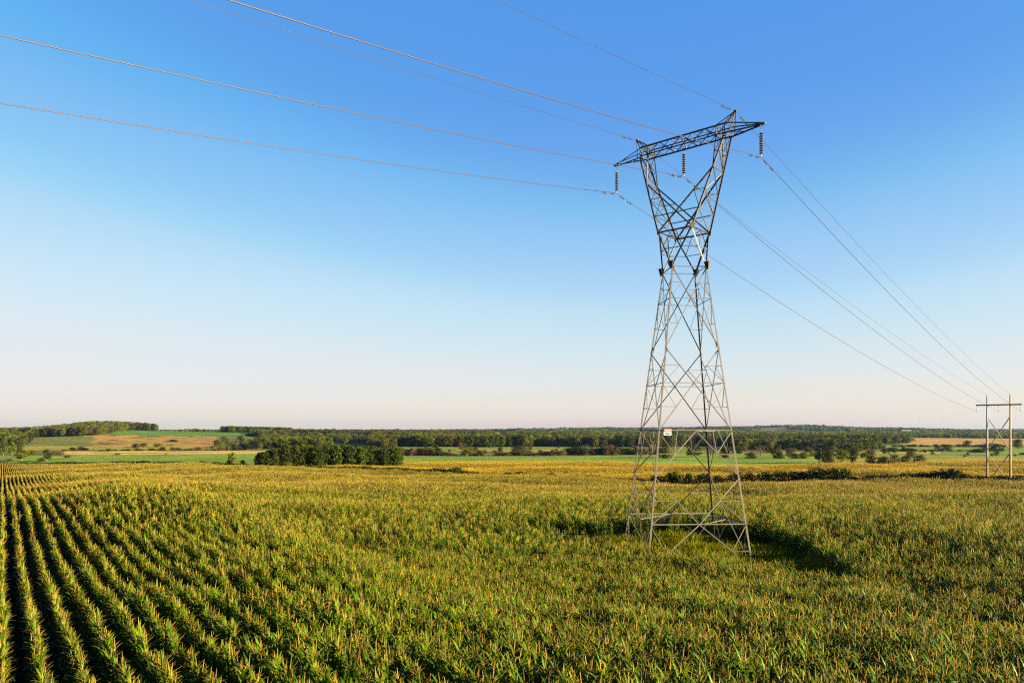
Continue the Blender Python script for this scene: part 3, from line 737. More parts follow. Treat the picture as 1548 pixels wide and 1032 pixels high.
# danger sign on the front belt
c0 = lerp(cor('B', ZB), cor('D', ZB), .115) - ey * .10 + Vector((0, 0, -.10))
sign = empty('warning_sign', c0, 'small red and white warning plate on the horizontal front beam of the pylon', 'sign')
mb = MB(); mb.box(c0, .58, .02, .46, PSI); mb.build('plate', M_WHITE, sign)
mb = MB(); mb.box(c0 - ey * .013 + Vector((0, 0, .13)), .54, .012, .16, PSI); mb.build('red_header', M_RED, sign)
mb = MB()
for i in range(7): mb.box(c0 - ey * .021 + ex * (-.19 + .063 * i) + Vector((0, 0, .13)), .042, .008, .09, PSI)
mb.build('lettering', M_WHITE, sign)
mb = MB()
for j, n in enumerate((8, 6)):
    for i in range(n): mb.box(c0 - ey * .013 + ex * (-.06 * (n - 1) / 2 + .06 * i) + Vector((0, 0, -.03 - .11 * j)), .04, .012, .055, PSI)
mb.build('small_lettering', M_DARK, sign)

# ---------------------------------------------------------------- insulator strings and wires
def disc_mesh():
    mb = MB(); pr = [(.03, .075), (.045, .05), (.05, .02), (.125, .0), (.128, -.018), (.07, -.03), (.02, -.035), (.016, -.075)]
    n = 12
    for r_, z in pr:
        for k_ in range(n): mb.v.append((r_ * math.cos(2 * math.pi * k_ / n), r_ * math.sin(2 * math.pi * k_ / n), z))
    for i in range(len(pr) - 1):
        for k_ in range(n):
            a, b = i * n + k_, i * n + (k_ + 1) % n; mb.f.append((a, a + n, b + n, b)); mb.mi.append(0)
    return mb.mesh('insulator_disc', M_GLASS, smooth=True)
DISC = disc_mesh()
def string(top, label, nd=9, pitch=.176):
    r = empty('insulator_string', top, label, 'insulator', 'insulator strings under the pylon crossarm')
    mb = MB(); t = Vector(top)
    mb.tube([t + vh * .22 + Vector((0, 0, .02)), t - Vector((0, 0, .32))], .018, 5); mb.tube([t - vh * .22 + Vector((0, 0, .02)), t - Vector((0, 0, .32))], .018, 5)
    mb.tube([t - Vector((0, 0, .30)), t - Vector((0, 0, .50))], .022, 6); mb.build('hanger', M_DARK, r)
    for i in range(nd):
        d = bpy.data.objects.new('insulator_disc', DISC); col.objects.link(d); d.parent = r; d.location = (0, 0, -.58 - pitch * i); d.scale = (1.3, 1.3, 1.15)
    b = t - Vector((0, 0, .58 + pitch * nd))
    mb = MB(); mb.tube([b + Vector((0, 0, .1)), b - Vector((0, 0, .06))], .03, 6); mb.tube([b - vh * .16 - Vector((0, 0, .05)), b - Vector((0, 0, .09)), b + vh * .16 - Vector((0, 0, .05))], [.02, .045, .02], 6)
    mb.build('clamp', M_STEEL, r)
    return b - Vector((0, 0, .09))
b_l = string(Q(-UT, 0, ZBM - .02), 'string of brown discs under the far, left tip of the crossarm')
b_m = string(Q(0, 0, ZBM - .02), 'string of brown discs under the middle of the crossarm')
b_r = string(Q(UT, 0, ZBM - .02), 'string of brown discs under the near, right tip of the crossarm')
HC = Vector((113.0, 169.0, 0)); HT = 8.6                     # the wood H frame further down the line
def hq(a, z): return HC + uh * a + Vector((0, 0, E + z))
def parab(S, Epos, c):
    """points of a sagging wire between two supports, c its curvature"""
    L = (Vector((Epos.x, Epos.y, 0)) - Vector((S.x, S.y, 0))).length; pts = []
    b = (Epos.z - S.z) / L - c * L
    for i in range(61):
        t = (i / 60) ** 1.3; s = t * L; p = lerp(S, Epos, t); pts.append(Vector((p.x, p.y, S.z + b * s + c * s * s)))
    return pts
def near_span(S, b, c, L=330):
    pts = []
    for i in range(81):
        s = L * (i / 80) ** 1.25; p = S - vh * s; pts.append(Vector((p.x, p.y, S.z + b * s + c * s * s)))
    return pts
def wire(name, S, endp, label, nb, nc, fc, rad, dists, grp, offs=(0, 0)):
    r = empty(name, S, label, 'wire', grp)
    a, f = near_span(S, nb, nc), parab(S, endp, fc)
    mb = MB(); mb.tube(a[::-1] + f[1:], rad, 5); mb.build('cable', M_WIRE if rad > .015 else M_DARK, r, smooth=True)
    for pts, k_ in ((a, -1), (f, 1)):
        for dd in dists:
            acc = 0
            for i in range(len(pts) - 1):
                sl_ = (pts[i + 1] - pts[i]).length
                if acc + sl_ >= dd:
                    p = lerp(pts[i], pts[i + 1], (dd - acc) / sl_); ax = (pts[i + 1] - pts[i]).normalized(); break
                acc += sl_
            mb = MB(); dn = Vector((0, 0, -.11))
            mb.box(p + dn * .45, .05, .05, .12, PSI + math.pi / 4)
            mb.tube([p + dn - ax * .22, p + dn + ax * .22], .012, 5)
            for e_ in (-1, 1): mb.tube([p + dn + ax * e_ * .12, p + dn + ax * e_ * .16, p + dn + ax * e_ * .25], [.03, .055, .045], 7)
            mb.build('vibration_damper', M_DARK, r)
HI = [hq(-4.25, 3.1 - .0), hq(0, 3.0), hq(4.25, 3.0)]
hz_arm = 6.35
ends = [hq(-4.25, hz_arm - 1.5), hq(0, hz_arm - 1.5), hq(4.25, hz_arm - 1.5)]
gw = 'conductors strung through the pylon'
wire('conductor', b_l, ends[0], 'lowest power wire, hung from the left insulator string', -.190, .00048, .00031, .0235, (.75, 1.9), gw)
wire('conductor', b_m, ends[1], 'power wire hung from the middle insulator string', -.190, .00048, .00031, .0235, (.75, 1.9), gw)
wire('conductor', b_r, ends[2], 'power wire hung from the right insulator string', -.190, .00048, .00031, .0235, (.75, 1.9), gw)
gs_ = 'thin ground wires over the pylon peaks'
wire('ground_wire', Q(-UP, 0, 23.98), hq(-2.25, HT + .1), 'thin dark top wire over the left peak of the pylon', -.155, .0004, .00022, .014, (1.2, 2.1), gs_)
wire('ground_wire', Q(UP, 0, 23.98), hq(2.25, HT + .1), 'thin dark top wire over the right peak of the pylon', -.150, .0004, .00022, .014, (1.2, 2.1), gs_)

# ---------------------------------------------------------------- wood H frame
M_WOOD = solid('weathered_pole_wood', (0.29, 0.225, 0.165), rough=0.85, var=0.15, scale=2.5)
M_WOODD = solid('dark_crossarm_wood', (0.16, 0.12, 0.10), rough=0.85, var=0.15)
GH = gz(HC.x, HC.y)
hf = empty('h_frame_pole', (HC.x, HC.y, GH), 'pale wooden H-frame power pole with crossed braces at the right edge', 'power pole')
for a in (-2.25, 2.25):
    mb = MB(); p = hq(a, 0); mb.tube([(p.x, p.y, gz(p.x, p.y) - .5), (p.x, p.y, E - 2), (p.x, p.y, E + HT)], [.235, .21, .15], 12); mb.build('pole', M_WOOD, hf, smooth=True)
mb = MB()
for s_ in (-1, 1):
    c = hq(0, hz_arm) + vh * s_ * .27; mb.box(c, 8.9, .12, .30, PSI - math.pi / 4)
mb.build('crossarm', M_WOODD, hf)
for zt, zb in ((3.6, -4.3), (-4.7, -12.2)):
    for sg in (-1, 1):
        mb = MB(); p, q = hq(-2.25 * sg, zt) + vh * .2 * sg, hq(2.25 * sg, zb) + vh * .2 * sg
        mb.tube([p, q], .115, 6); mb.build('brace', M_WOOD, hf)
for a, w in ((-4.25, 'left end'), (0, 'middle'), (4.25, 'right end')):
    t = hq(a, hz_arm - .12)
    r = empty('suspension_insulator', t, f'thin grey insulator hanging from the {w} of the H-frame crossarm', 'insulator', 'insulators on the H-frame')
    mb = MB(); mb.tube([t, t - Vector((0, 0, .1)), t - Vector((0, 0, 1.3))], [.02, .055, .055], 8)
    for i in range(8): z = t - Vector((0, 0, .18 + i * .14)); mb.tube([z + Vector((0, 0, .03)), z, z - Vector((0, 0, .02))], [.06, .12, .06], 8)
    mb.build('insulator_stack', solid('grey_polymer', (.42, .38, .36), .4), r)
    mb = MB(); e_ = t - Vector((0, 0, 1.38)); mb.tube([e_ - vh * .45 + Vector((0, 0, .08)), e_, e_ + vh * .45 + Vector((0, 0, .08))], [.04, .09, .04], 6); mb.build('clamp', M_DARK, r)

# ---------------------------------------------------------------- trees and shrubs
def crown_mesh(name, rs, mat, n, quad, H=10.0, W=7.0, base=0.12, lobes=11, conic=0.0, gap=0.0):
    V, Fc, TI = [], [], []
    L = []
    for i in range(lobes):
        f = (i + .5) / lobes; z = H * (base + (1 - base) * (0.12 + 0.80 * f))
        prof = math.sqrt(max(.05, 1 - ((f - .42) / .62) ** 2)) * (1 - conic * f)
        an = i * 2.4 + rs.uniform(-.5, .5); rr = W / 2 * prof * rs.uniform(.3, .66)
        L.append((math.cos(an) * rr, math.sin(an) * rr, z, W * rs.uniform(.18, .30) * (1 - .45 * conic * f)))
    L.append((0, 0, H * (base + (1 - base) * .88), W * .2 * (1 - conic * .5)))
    tot = sum(l[3] ** 2 for l in L)
    for (lx, ly, lz, lr) in L:
        sh = rs.uniform(.7, 1.25)
        for _ in range(int(n * lr * lr / tot)):
            d = Vector((rs.gauss(0, 1), rs.gauss(0, 1), rs.gauss(0, 1) * .9 + .15)).normalized()
            rad = lr * rs.uniform(.62, 1.08)
            c = Vector((lx, ly, lz)) + Vector((d.x, d.y, d.z * .85)) * rad
            nn = (d + Vector((rs.gauss(0, .5), rs.gauss(0, .5), rs.gauss(0, .5) + .2))).normalized()
            e1 = nn.cross(Vector((rs.gauss(0, 1), rs.gauss(0, 1), rs.gauss(0, 1)))).normalized(); e2 = nn.cross(e1)
            q = quad * rs.uniform(.6, 1.3); b = len(V)
            V += [tuple(c + e1 * q * .5), tuple(c + e2 * q * .38), tuple(c - e1 * q * .5), tuple(c - e2 * q * .38)]
            Fc.append((b, b + 1, b + 2, b + 3)); t = sh * rs.uniform(.8, 1.2); TI.append((t, t, t))
    return mesh_arrays(name, [(0, (V, Fc, TI))], [mat])
def trunk_mesh(name, rs, mat, H, r):
    mb = MB(); mb.tube([(0, 0, -.4), (.05, 0, H * .3), (0, .08, H * .8)], [r * 1.25, r, r * .35], 7)
    for i in range(5):
        an = i * 1.3 + rs.random(); z = H * (.25 + .1 * i); l = H * .2
        mb.tube([(0, 0, z), (math.cos(an) * l * .6, math.sin(an) * l * .6, z + l * .5), (math.cos(an) * l, math.sin(an) * l, z + l * 1.1)], [r * .5, r * .3, r * .12], 5)
    return mb.mesh(name, mat)
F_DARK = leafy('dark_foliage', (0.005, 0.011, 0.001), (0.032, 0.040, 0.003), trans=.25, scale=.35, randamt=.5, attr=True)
F_MID = leafy('green_foliage', (0.011, 0.025, 0.001), (0.092, 0.106, 0.004), trans=.3, scale=.35, randamt=.6, attr=True)
F_OLIVE = leafy('olive_foliage', (0.024, 0.022, 0.005), (0.072, 0.056, 0.011), trans=.25, scale=.35, randamt=.5, attr=True)
F_BROWN = leafy('bare_twigs', (0.032, 0.022, 0.012), (0.09, 0.056, 0.03), trans=.1, scale=.5, randamt=.5, attr=True)
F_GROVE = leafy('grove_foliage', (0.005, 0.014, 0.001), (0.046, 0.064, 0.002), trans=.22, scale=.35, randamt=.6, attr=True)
M_BARK = solid('bark', (0.12, 0.09, 0.065), rough=.95, var=.2)
M_PALEBARK = solid('pale_bark', (0.42, 0.36, 0.28), rough=.9, var=.2)
rt = random.Random(5)
KIND = {}
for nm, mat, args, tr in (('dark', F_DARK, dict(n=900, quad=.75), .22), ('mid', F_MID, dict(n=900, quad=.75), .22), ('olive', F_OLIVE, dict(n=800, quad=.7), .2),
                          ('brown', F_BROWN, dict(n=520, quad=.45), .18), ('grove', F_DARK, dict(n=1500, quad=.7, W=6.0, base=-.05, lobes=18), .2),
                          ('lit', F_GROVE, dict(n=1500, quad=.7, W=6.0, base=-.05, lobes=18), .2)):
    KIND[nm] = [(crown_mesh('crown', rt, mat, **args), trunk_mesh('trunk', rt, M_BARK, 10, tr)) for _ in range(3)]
for nm, mat in (('bush', F_DARK), ('greenbush', F_MID), ('olivebush', F_OLIVE), ('brownbush', F_BROWN)):
    KIND[nm] = [(crown_mesh('crown', rt, mat, n=1300, quad=.85, H=10, W=10, base=-.2, lobes=16), trunk_mesh('stem', rt, M_BARK, 6, .15)) for _ in range(3)]

def plant_thing(name, X, Y, h, w, kind, label, cat, group=None, sink=0.0):
    z = gz(X, Y) - sink
    r = empty(name, (X, Y, z), label, cat, group)
    W0 = 10.0 if 'bush' in kind else 6.0 if kind in ('grove', 'lit') else 7.0
    r.scale = (w / W0, w / W0, h / 10.0); r.rotation_euler = (0, 0, rt.uniform(0, 6.28))
    cm, tm = rt.choice(KIND[kind])
    for n, me in (('crown', cm), ('stem' if 'bush' in kind else 'trunk', tm)):
        o = bpy.data.objects.new(n, me); col.objects.link(o); o.parent = r
    return r
def by_sight(name, p, Y, top, wpx, kind, label, cat, group=None, X=None):
    """a plant at a bearing and a distance, tall enough to reach the given row"""
    if 1000 < p < 1230 and 580 <= Y < 660: Y *= .84
    if 1230 < p < 1400 and Y < 500: Y *= .825
    X = px(p, Y); h = max(.8, zrow(top, Y) - gz(X, Y)); w = wpx * Y / F
    return plant_thing(name, X, Y, h, w, kind, label, cat, group)

# bushes on the field boundary
g_h = 'bushes along the far edge of the corn'
for p, top, w, kind, label in (
    (400, 696, 16, 'olivebush', 'low olive bush at the left foot of the dark grove'), (412, 697, 12, 'greenbush', None), (432, 698, 22, 'olivebush', 'wide olive bush on the corn edge before the grove'),
    (468, 702, 18, 'bush', None), (484, 703, 12, 'bush', None), (500, 705, 16, 'bush', None), (522, 704.5, 22, 'bush', 'first low dark bush right of the grove front'), (551, 704, 30, 'bush', 'broad dark bush between grove and open golden field'),
    (588, 709, 18, 'bush', None), (614, 707, 13, 'bush', 'small round dark bush on the golden field edge'), (632, 710, 18, 'bush', None), (658, 707.5, 30, 'bush', 'long low dark bush left of the tall round one'),
    (689, 705.5, 25, 'bush', 'round dark bush rising highest before the golden field'), (768, 713, 20, 'bush', None), (785, 713, 24, 'bush', None), (832, 715, 24, 'bush', 'low dark bush halfway between round bush and pylon'),
    (862, 719, 22, 'bush', None), (885, 720, 20, 'bush', None), (910, 721, 22, 'bush', None),
    (992, 717, 20, 'bush', None), (1016, 713.5, 40, 'bush', 'dark rounded bush seen between the pylon legs'), (1042, 715, 26, 'greenbush', None), (1064, 716, 34, 'bush', None),
    (1086, 719, 24, 'bush', None), (1112, 713, 30, 'olivebush', 'olive bush just right of the pylon leg'), (1133, 715, 24, 'olivebush', None),
    (1158, 714, 24, 'bush', None), (1178, 713, 28, 'greenbush', None), (1200, 714, 28, 'bush', None), (1215, 714, 26, 'bush', None), (1236, 709, 34, 'bush', 'tall dark bush forming the left half of the thick hedge clump'),
    (1258, 709, 32, 'bush', 'dark bush in the middle of the thick hedge clump'), (1278, 710, 26, 'greenbush', 'green tipped bush ending the thick hedge clump'), (1318, 718, 22, 'greenbush', None), (1345, 718, 26, 'greenbush', None), (1370, 717, 26, 'bush', None),
    (1395, 716, 28, 'bush', None), (1418, 714, 26, 'bush', None), (1437, 709.5, 38, 'bush', 'large rounded dark bush standing left of the wooden H-frame'), (1458, 717, 20, 'bush', None), (1520, 720, 26, 'bush', None), (1540, 720, 26, 'bush', None)):
    if p > 1140: w *= 1.3; top -= 1.5
    X, Y = edge_at(p, 3.0); h = max(1.2, zrow(top, Y) - gz(X, Y))
    plant_thing('hedge_bush', X, Y, h, w * Y / F * 1.1, kind, label or 'low dark bush in the straggling hedge along the corn edge', 'bush', g_h)
# the dark grove
g_g = 'trees of the dark grove'
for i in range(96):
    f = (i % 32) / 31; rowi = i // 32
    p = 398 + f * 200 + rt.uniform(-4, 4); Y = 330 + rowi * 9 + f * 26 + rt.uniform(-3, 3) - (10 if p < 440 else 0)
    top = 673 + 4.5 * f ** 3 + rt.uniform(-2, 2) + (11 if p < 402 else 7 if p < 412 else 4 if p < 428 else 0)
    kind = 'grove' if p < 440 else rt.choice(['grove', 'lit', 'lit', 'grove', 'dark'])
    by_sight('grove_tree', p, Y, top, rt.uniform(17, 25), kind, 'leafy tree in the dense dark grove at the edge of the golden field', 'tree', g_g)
# single trees and shrubs on the left
for p, Y, top, w, kind, name, cat, label in (
    (33, 560, 679, 24, 'mid', 'round_tree', 'tree', 'round bushy tree in the green meadow at the left edge'),
    (71, 545, 678.5, 15, 'dark', 'round_tree', 'tree', 'narrow dark tree beside the round bushy one in the meadow'),
    (102, 590, 687, 11, 'mid', 'shrub', 'shrub', 'small dark shrub alone right of the narrow meadow tree'),
    (62, 540, 692, 14, 'bush', 'shrub', 'shrub', 'low dark shrub at the foot of the narrow meadow tree'),
    (14, 545, 693, 12, 'brownbush', 'shrub', 'shrub', 'small brown shrub left of the round meadow tree'),
    (5, 690, 667, 15, 'dark', 'meadow_tree', 'tree', 'leafy green tree at the far left frame edge behind the meadow'),
    (18, 700, 668, 14, 'mid', 'meadow_tree', 'tree', 'leafy green tree second from the left frame edge'),
    (30, 715, 670, 12, 'dark', 'meadow_tree', 'tree', 'leafy green tree third from the left frame edge'),
    (48, 700, 681, 18, 'olivebush', 'shrub', 'shrub', 'olive shrub behind the two meadow trees'),
    (88, 680, 681, 18, 'brownbush', 'shrub', 'shrub', 'brown scrub bush left of the pale stubble strip'),
    (178, 690, 684.5, 12, 'greenbush', 'shrub', 'shrub', 'green bush on the edge of the pale stubble strip'),
    (251, 690, 685.5, 6, 'bush', 'shrub', 'shrub', 'tiny dark bush alone on the pale stubble strip'),
    (351, 385, 684, 15, 'mid', 'round_tree', 'tree', 'small leafy tree standing left of the dark grove'),
    (305, 375, 696, 13, 'bush', 'shrub', 'shrub', 'round dark shrub at the end of the shaded strip left of the grove'),
    (326, 376, 697.5, 16, 'bush', 'shrub', 'shrub', 'low dark shrub between round shrub and small leafy tree'),
    (346, 374, 694.5, 12, 'bush', 'shrub', 'shrub', 'dark shrub under the small leafy tree'),
    (367, 370, 695.5, 13, 'bush', 'shrub', 'shrub', 'dark shrub between small leafy tree and grove')):
    by_sight(name, p, Y, top, w, kind, label, cat)
# hedge below the stubble hill, left
g = 'scrub hedge under the stubble hill'
for i in range(26):
    p = 100 + i * 10.6 + rt.uniform(-3, 3); Y = 845 + rt.uniform(-8, 8)
    by_sight('hedge_bush', p, Y, rt.choice([676, 678, 679]) + rt.uniform(-1, 1), rt.uniform(10, 17), rt.choice(['bush', 'olivebush', 'bush', 'brownbush']), 'dark scrub bush in the hedge between stubble strip and hill', 'bush', g)
for p, Y, top, w, lab in ((205, 960, 670, 14, 'left one of the small tree clumps on the stubble hill'), (217, 950, 669, 14, 'green tree in the clump low on the stubble hill'), (240, 950, 670, 18, 'wide green tree ending the clump on the stubble hill'),
                          (172, 1200, 664.5, 16, 'dark bush alone high on the stubble hill'), (262, 1150, 664, 16, 'dark bush at the right on the stubble hill')):
    by_sight('hill_tree', p, Y, top, w, 'mid' if 'green' in lab else 'bush', lab, 'tree')
# wood at the foot of the hill, right of the stubble
g = 'trees at the foot of the wooded hill'
for i in range(44):
    p = rt.uniform(318, 420); Y = rt.uniform(820, 1180); f = (Y - 820) / 360
    by_sight('hill_tree', p, Y, 672 - 14 * f + rt.uniform(-2, 2) + (4 if p < 335 else 0), rt.uniform(8, 14), rt.choice(['mid', 'dark', 'mid', 'olive', 'brown']), 'tree in the mixed wood below the hilltop field', 'tree', g)
# hedgerow in the middle distance
g = 'scrub in the middle hedgerow'
for i in range(90):
    p = 603 + i * 4.56 + rt.uniform(-4, 4); Y = 600 + rt.uniform(0, 25)
    if 690 < p < 700 or 730 < p < 742: continue
    tall = p > 850
    top = 684 - (7 if tall else 0) + rt.uniform(-4, 2)
    if p < 655: top = 677 + rt.uniform(-2, 2)
    by_sight('hedgerow_bush', p, Y, top, rt.uniform(12, 22), rt.choice(['brownbush', 'olivebush', 'bush', 'brownbush', 'greenbush']), 'scrubby bush in the brown and green hedgerow behind the green strip', 'bush', g)
for p, Y, top, w, kind, lab in ((664, 596, 677, 14, 'dark', 'dark green tree at the left of the hedgerow gap'), (706, 590, 677, 24, 'mid', 'big rounded tree in the middle of the hedgerow'), (725, 592, 680, 10, 'dark', 'slim dark tree right of the big rounded hedgerow tree'), (742, 596, 682, 14, 'brown', 'brownish tree ending the open part of the hedgerow'),
                                (886, 640, 671, 20, 'brown', 'bare brown tree rising left of the pylon'), (922, 640, 671, 18, 'brown', 'bare brown tree close to the left pylon leg'), (938, 620, 676, 18, 'olive', 'olive tree behind the left pylon leg')):
    by_sight('hedgerow_tree', p, Y, top, w, kind, lab, 'tree')
# trees on the right
g = 'trees beyond the green strip on the right'
for p, Y, top, w, kind, lab in (
    (1016, 620, 672, 26, 'brown', 'bare brown tree seen through the pylon'), (1048, 620, 670, 28, 'dark', 'dark tree seen through the middle of the pylon'), (1075, 630, 673, 22, 'brown', 'brownish tree inside the right half of the pylon'), (1095, 620, 676, 20, 'bush', 'dark bush at the right pylon leg'),
    (1135, 600, 684, 22, 'bush', 'low dark bush right of the pylon on the green strip'), (1150, 650, 673, 30, 'brown', 'wide bare brown tree right of the pylon'), (1175, 600, 672, 18, 'dark', 'dark tree with a leaning crown at the green strip'),
    (1180, 590, 683, 14, 'bush', 'dark bush under the leaning tree'), (1202, 590, 685, 18, 'bush', 'low bush left of the green tipped bush'), (1215, 590, 683, 18, 'greenbush', 'green tipped bush at the end of the green strip'),
    (1238, 490, 677, 20, 'dark', 'dark tree at the left of the big right-hand clump'), (1252, 480, 682, 22, 'bush', 'dark bush inside the big right-hand clump'), (1272, 480, 679, 24, 'mid', 'leafy tree in the middle of the right-hand clump'), (1288, 485, 677.5, 26, 'dark', 'tallest dark tree of the right-hand clump'),
    (1290, 640, 669, 30, 'mid', 'broad green tree behind the right-hand clump'), (1318, 480, 689, 24, 'bush', 'long low dark bush right of the big clump'), (1335, 480, 689.5, 22, 'greenbush', 'green bush in the low row right of the clump'),
    (1353, 475, 687, 20, 'olivebush', 'brownish bush in the low row right of the clump'), (1367, 478, 689, 20, 'bush', 'dark bush between two brownish ones'), (1390, 475, 687.5, 24, 'olivebush', 'brownish bush ending the low row'),
    (1432, 800, 671.5, 16, 'bush', 'small dark tree on the green strips left of the H-frame'), (1462, 1000, 665.5, 16, 'bush', 'dark round tree on the tan field edge left of the H-frame'), (1478, 690, 679, 34, 'bush', 'broad dark bush behind the left pole of the H-frame'),
    (1500, 800, 670, 40, 'bush', 'wide dark tree between the two H-frame poles'), (1538, 850, 664, 18, 'dark', 'dark tree at the right frame edge'), (1546, 600, 684, 12, 'bush', 'small dark bush at the right frame edge'), (1348, 740, 676, 22, 'bush', 'dark bush in the far hedge below the tan field'), (1376, 740, 677, 24, 'bush', 'second dark bush in the far hedge, nearer the H-frame')):
    by_sight('field_tree' if 'tree' in lab else 'field_bush', p, Y, top, w, kind, lab, 'tree' if 'tree' in lab else 'bush')
g = 'bushes in the far hedges on the right'
for i in range(34):
    p = 1338 + (i % 17) * 11 + rt.uniform(-4, 4); Y = 745 if i < 17 else 1010
    by_sight('hedge_bush', p, Y, (679 if i < 17 else 672) + rt.uniform(-1.2, 1), rt.uniform(10, 18), 'bush', 'low dark bush in the straight hedges between the green strips', 'bush', g)

g = 'scattered field bushes'
for i in range(110):
    p = rt.choice([rt.uniform(1112, 1545), rt.uniform(1112, 1420), rt.uniform(610, 950)]); Y = rt.choice([rt.uniform(500, 620), rt.uniform(640, 900), rt.uniform(900, 1050)])
    if p < 1110 and Y < 600: Y = 640 + rt.uniform(0, 90)
    hgt = rt.uniform(1.5, 5.5) * (1.3 if p < 1330 else .8)
    plant_thing('field_bush', px(p, Y), Y, hgt, hgt * rt.uniform(1.0, 2.2), rt.choice(['bush', 'olivebush', 'brownbush', 'greenbush', 'bush']), 'small bush scattered among the field strips across the valley floor', 'bush', g)
# far woods: one mass
def wood_points(n, ulo, uhi, ylo, yhi, keep=None, power=1.0):
    Yv = ylo + (yhi - ylo) * rng.random(n) ** power; uv = rng.uniform(ulo, uhi, n); X = (uv - 774) / F * Yv
    if keep is not None:
        k = keep(X, Yv, uv); X, Yv, uv = X[k], Yv[k], uv[k]
    return X, Yv
WT = [c for k_ in ('mid', 'dark', 'mid', 'brown') for c, _ in KIND[k_]]
WT += [crown_mesh('crown', rt, F_DARK, n=500, quad=.9, H=10, W=4.6, base=.05, lobes=9, conic=.75) for _ in range(2)]
def clump(rs, mats):
    V, Fc, TI, b = [], [], [], 0
    bufs = []
    for q in range(9):
        me = crown_mesh('crown', rs, mats, n=130, quad=2.0, H=10, W=9, base=0, lobes=6)
        x, y, s = rs.uniform(-14, 14), rs.uniform(-14, 14), rs.uniform(.8, 1.25)
        v = [(p.co.x * s + x, p.co.y * s + y, p.co.z * s) for p in me.vertices]; f = [tuple(p.vertices) for p in me.polygons]
        sh = rs.uniform(.7, 1.3); bufs.append((0, (v, f, [(sh, sh, sh)] * len(f))))
    return mesh_arrays('wood_clump', bufs, [mats])
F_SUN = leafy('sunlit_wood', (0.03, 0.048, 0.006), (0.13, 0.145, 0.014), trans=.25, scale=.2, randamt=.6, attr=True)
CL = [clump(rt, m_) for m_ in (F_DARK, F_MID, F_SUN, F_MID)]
xs, ys, hs = [], [], []
def add(X, Y, lo, hi): xs.append(X); ys.append(Y); hs.append(rng.uniform(lo, hi, X.size))
# tree line across the valley, its front sharp
X, Y = wood_points(5200, 560, 1375, 1000, 1500, lambda X, Y, u: ~((u > 1180) & (Y < 1020 + (u - 1180))) & (Y > 1010 + 25 * np.sin(u / 40)), 1.5); add(X, Y, 11, 17)
X, Y = wood_points(900, 395, 600, 900, 1300, lambda X, Y, u: ~((u > 500) & (u < 560) & (Y < 1150))); add(X, Y, 9, 14)
X, Y = wood_points(700, 1110, 1330, 760, 1000, lambda X, Y, u: fbm(X, Y, 50, .5) > -.1); add(X, Y, 7, 13)
# left ridge
X, Y = wood_points(5200, -120, 236, 1360, 2350, lambda X, Y, u: (Y > 1380 + 300 * np.clip((u - 150) / 60, 0, 1) - 120 * np.clip((60 - u) / 60, 0, 1)), 1.3); add(X, Y, 13, 19)
X, Y = wood_points(350, -60, 45, 1000, 1300, lambda X, Y, u: u < 40 + (Y - 900) * .02); add(X, Y, 9, 14)
X, Y = wood_points(500, 336, 440, 1740, 1800); add(X, Y, 13, 16)
X, Y = np.concatenate(xs), np.concatenate(ys); h = np.concatenate(hs); wd = h * rng.uniform(.75, 1.15, X.size)
ix = rng.integers(0, len(WT), X.size); cn = fbm(X, Y, 120, 6); ix = np.where((ix >= 9) & (ix < 12) & (cn < .2), rng.integers(0, 9, X.size), ix)
setA = (WT, np.column_stack([X, Y, ground(X, Y) - .3]), np.column_stack([0 * X, 0 * X, rng.uniform(0, 6.28, X.size)]), np.column_stack([wd / 7, wd / 7, h / 10]), ix)
xs, ys, hs = [], [], []
nofield = lambda X, Y, u: ~(((Y > 1560) & (Y < 1750) & (u > 495) & (u < 565)) | ((Y > 3650) & (Y < 4350) & (u > 1150) & (u < 1200)) | ((Y > 3850) & (Y < 5200) & (u > 1262) & (u < 1330)) | ((Y > 2650) & (Y < 3250) & (u > 1150) & (u < 1188)) | ((u > 1362) & (Y < 1930)) | ((Y > 2950) & (Y < 3450) & (u > 1300) & (u < 1380)))
X, Y = wood_points(9000, 395, 1420, 1450, 3300, nofield); add(X, Y, .9, 1.5)
X, Y = wood_points(3500, 1330, 1640, 1900, 3300, nofield); add(X, Y, .9, 1.5)
X, Y = wood_points(9000, 560, 1680, 3300, 9500, lambda X, Y, u: nofield(X, Y, u) & (fbm(X, Y, 420, 9) > -.35), 1.1); add(X, Y, 1.2, 2.2)
X, Y = wood_points(1500, -120, 560, 2200, 5200); add(X, Y, 1.0, 1.6)
X, Y = np.concatenate(xs), np.concatenate(ys); h = np.concatenate(hs); u_ = X / Y * F + 774
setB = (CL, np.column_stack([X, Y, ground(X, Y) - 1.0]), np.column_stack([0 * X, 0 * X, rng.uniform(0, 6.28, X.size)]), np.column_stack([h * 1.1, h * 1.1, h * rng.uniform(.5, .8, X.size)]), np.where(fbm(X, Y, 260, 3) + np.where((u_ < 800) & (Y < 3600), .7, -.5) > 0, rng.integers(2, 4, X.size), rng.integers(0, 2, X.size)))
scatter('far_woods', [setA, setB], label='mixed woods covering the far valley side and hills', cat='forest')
print('woods', len(setA[1]), len(setB[1]))

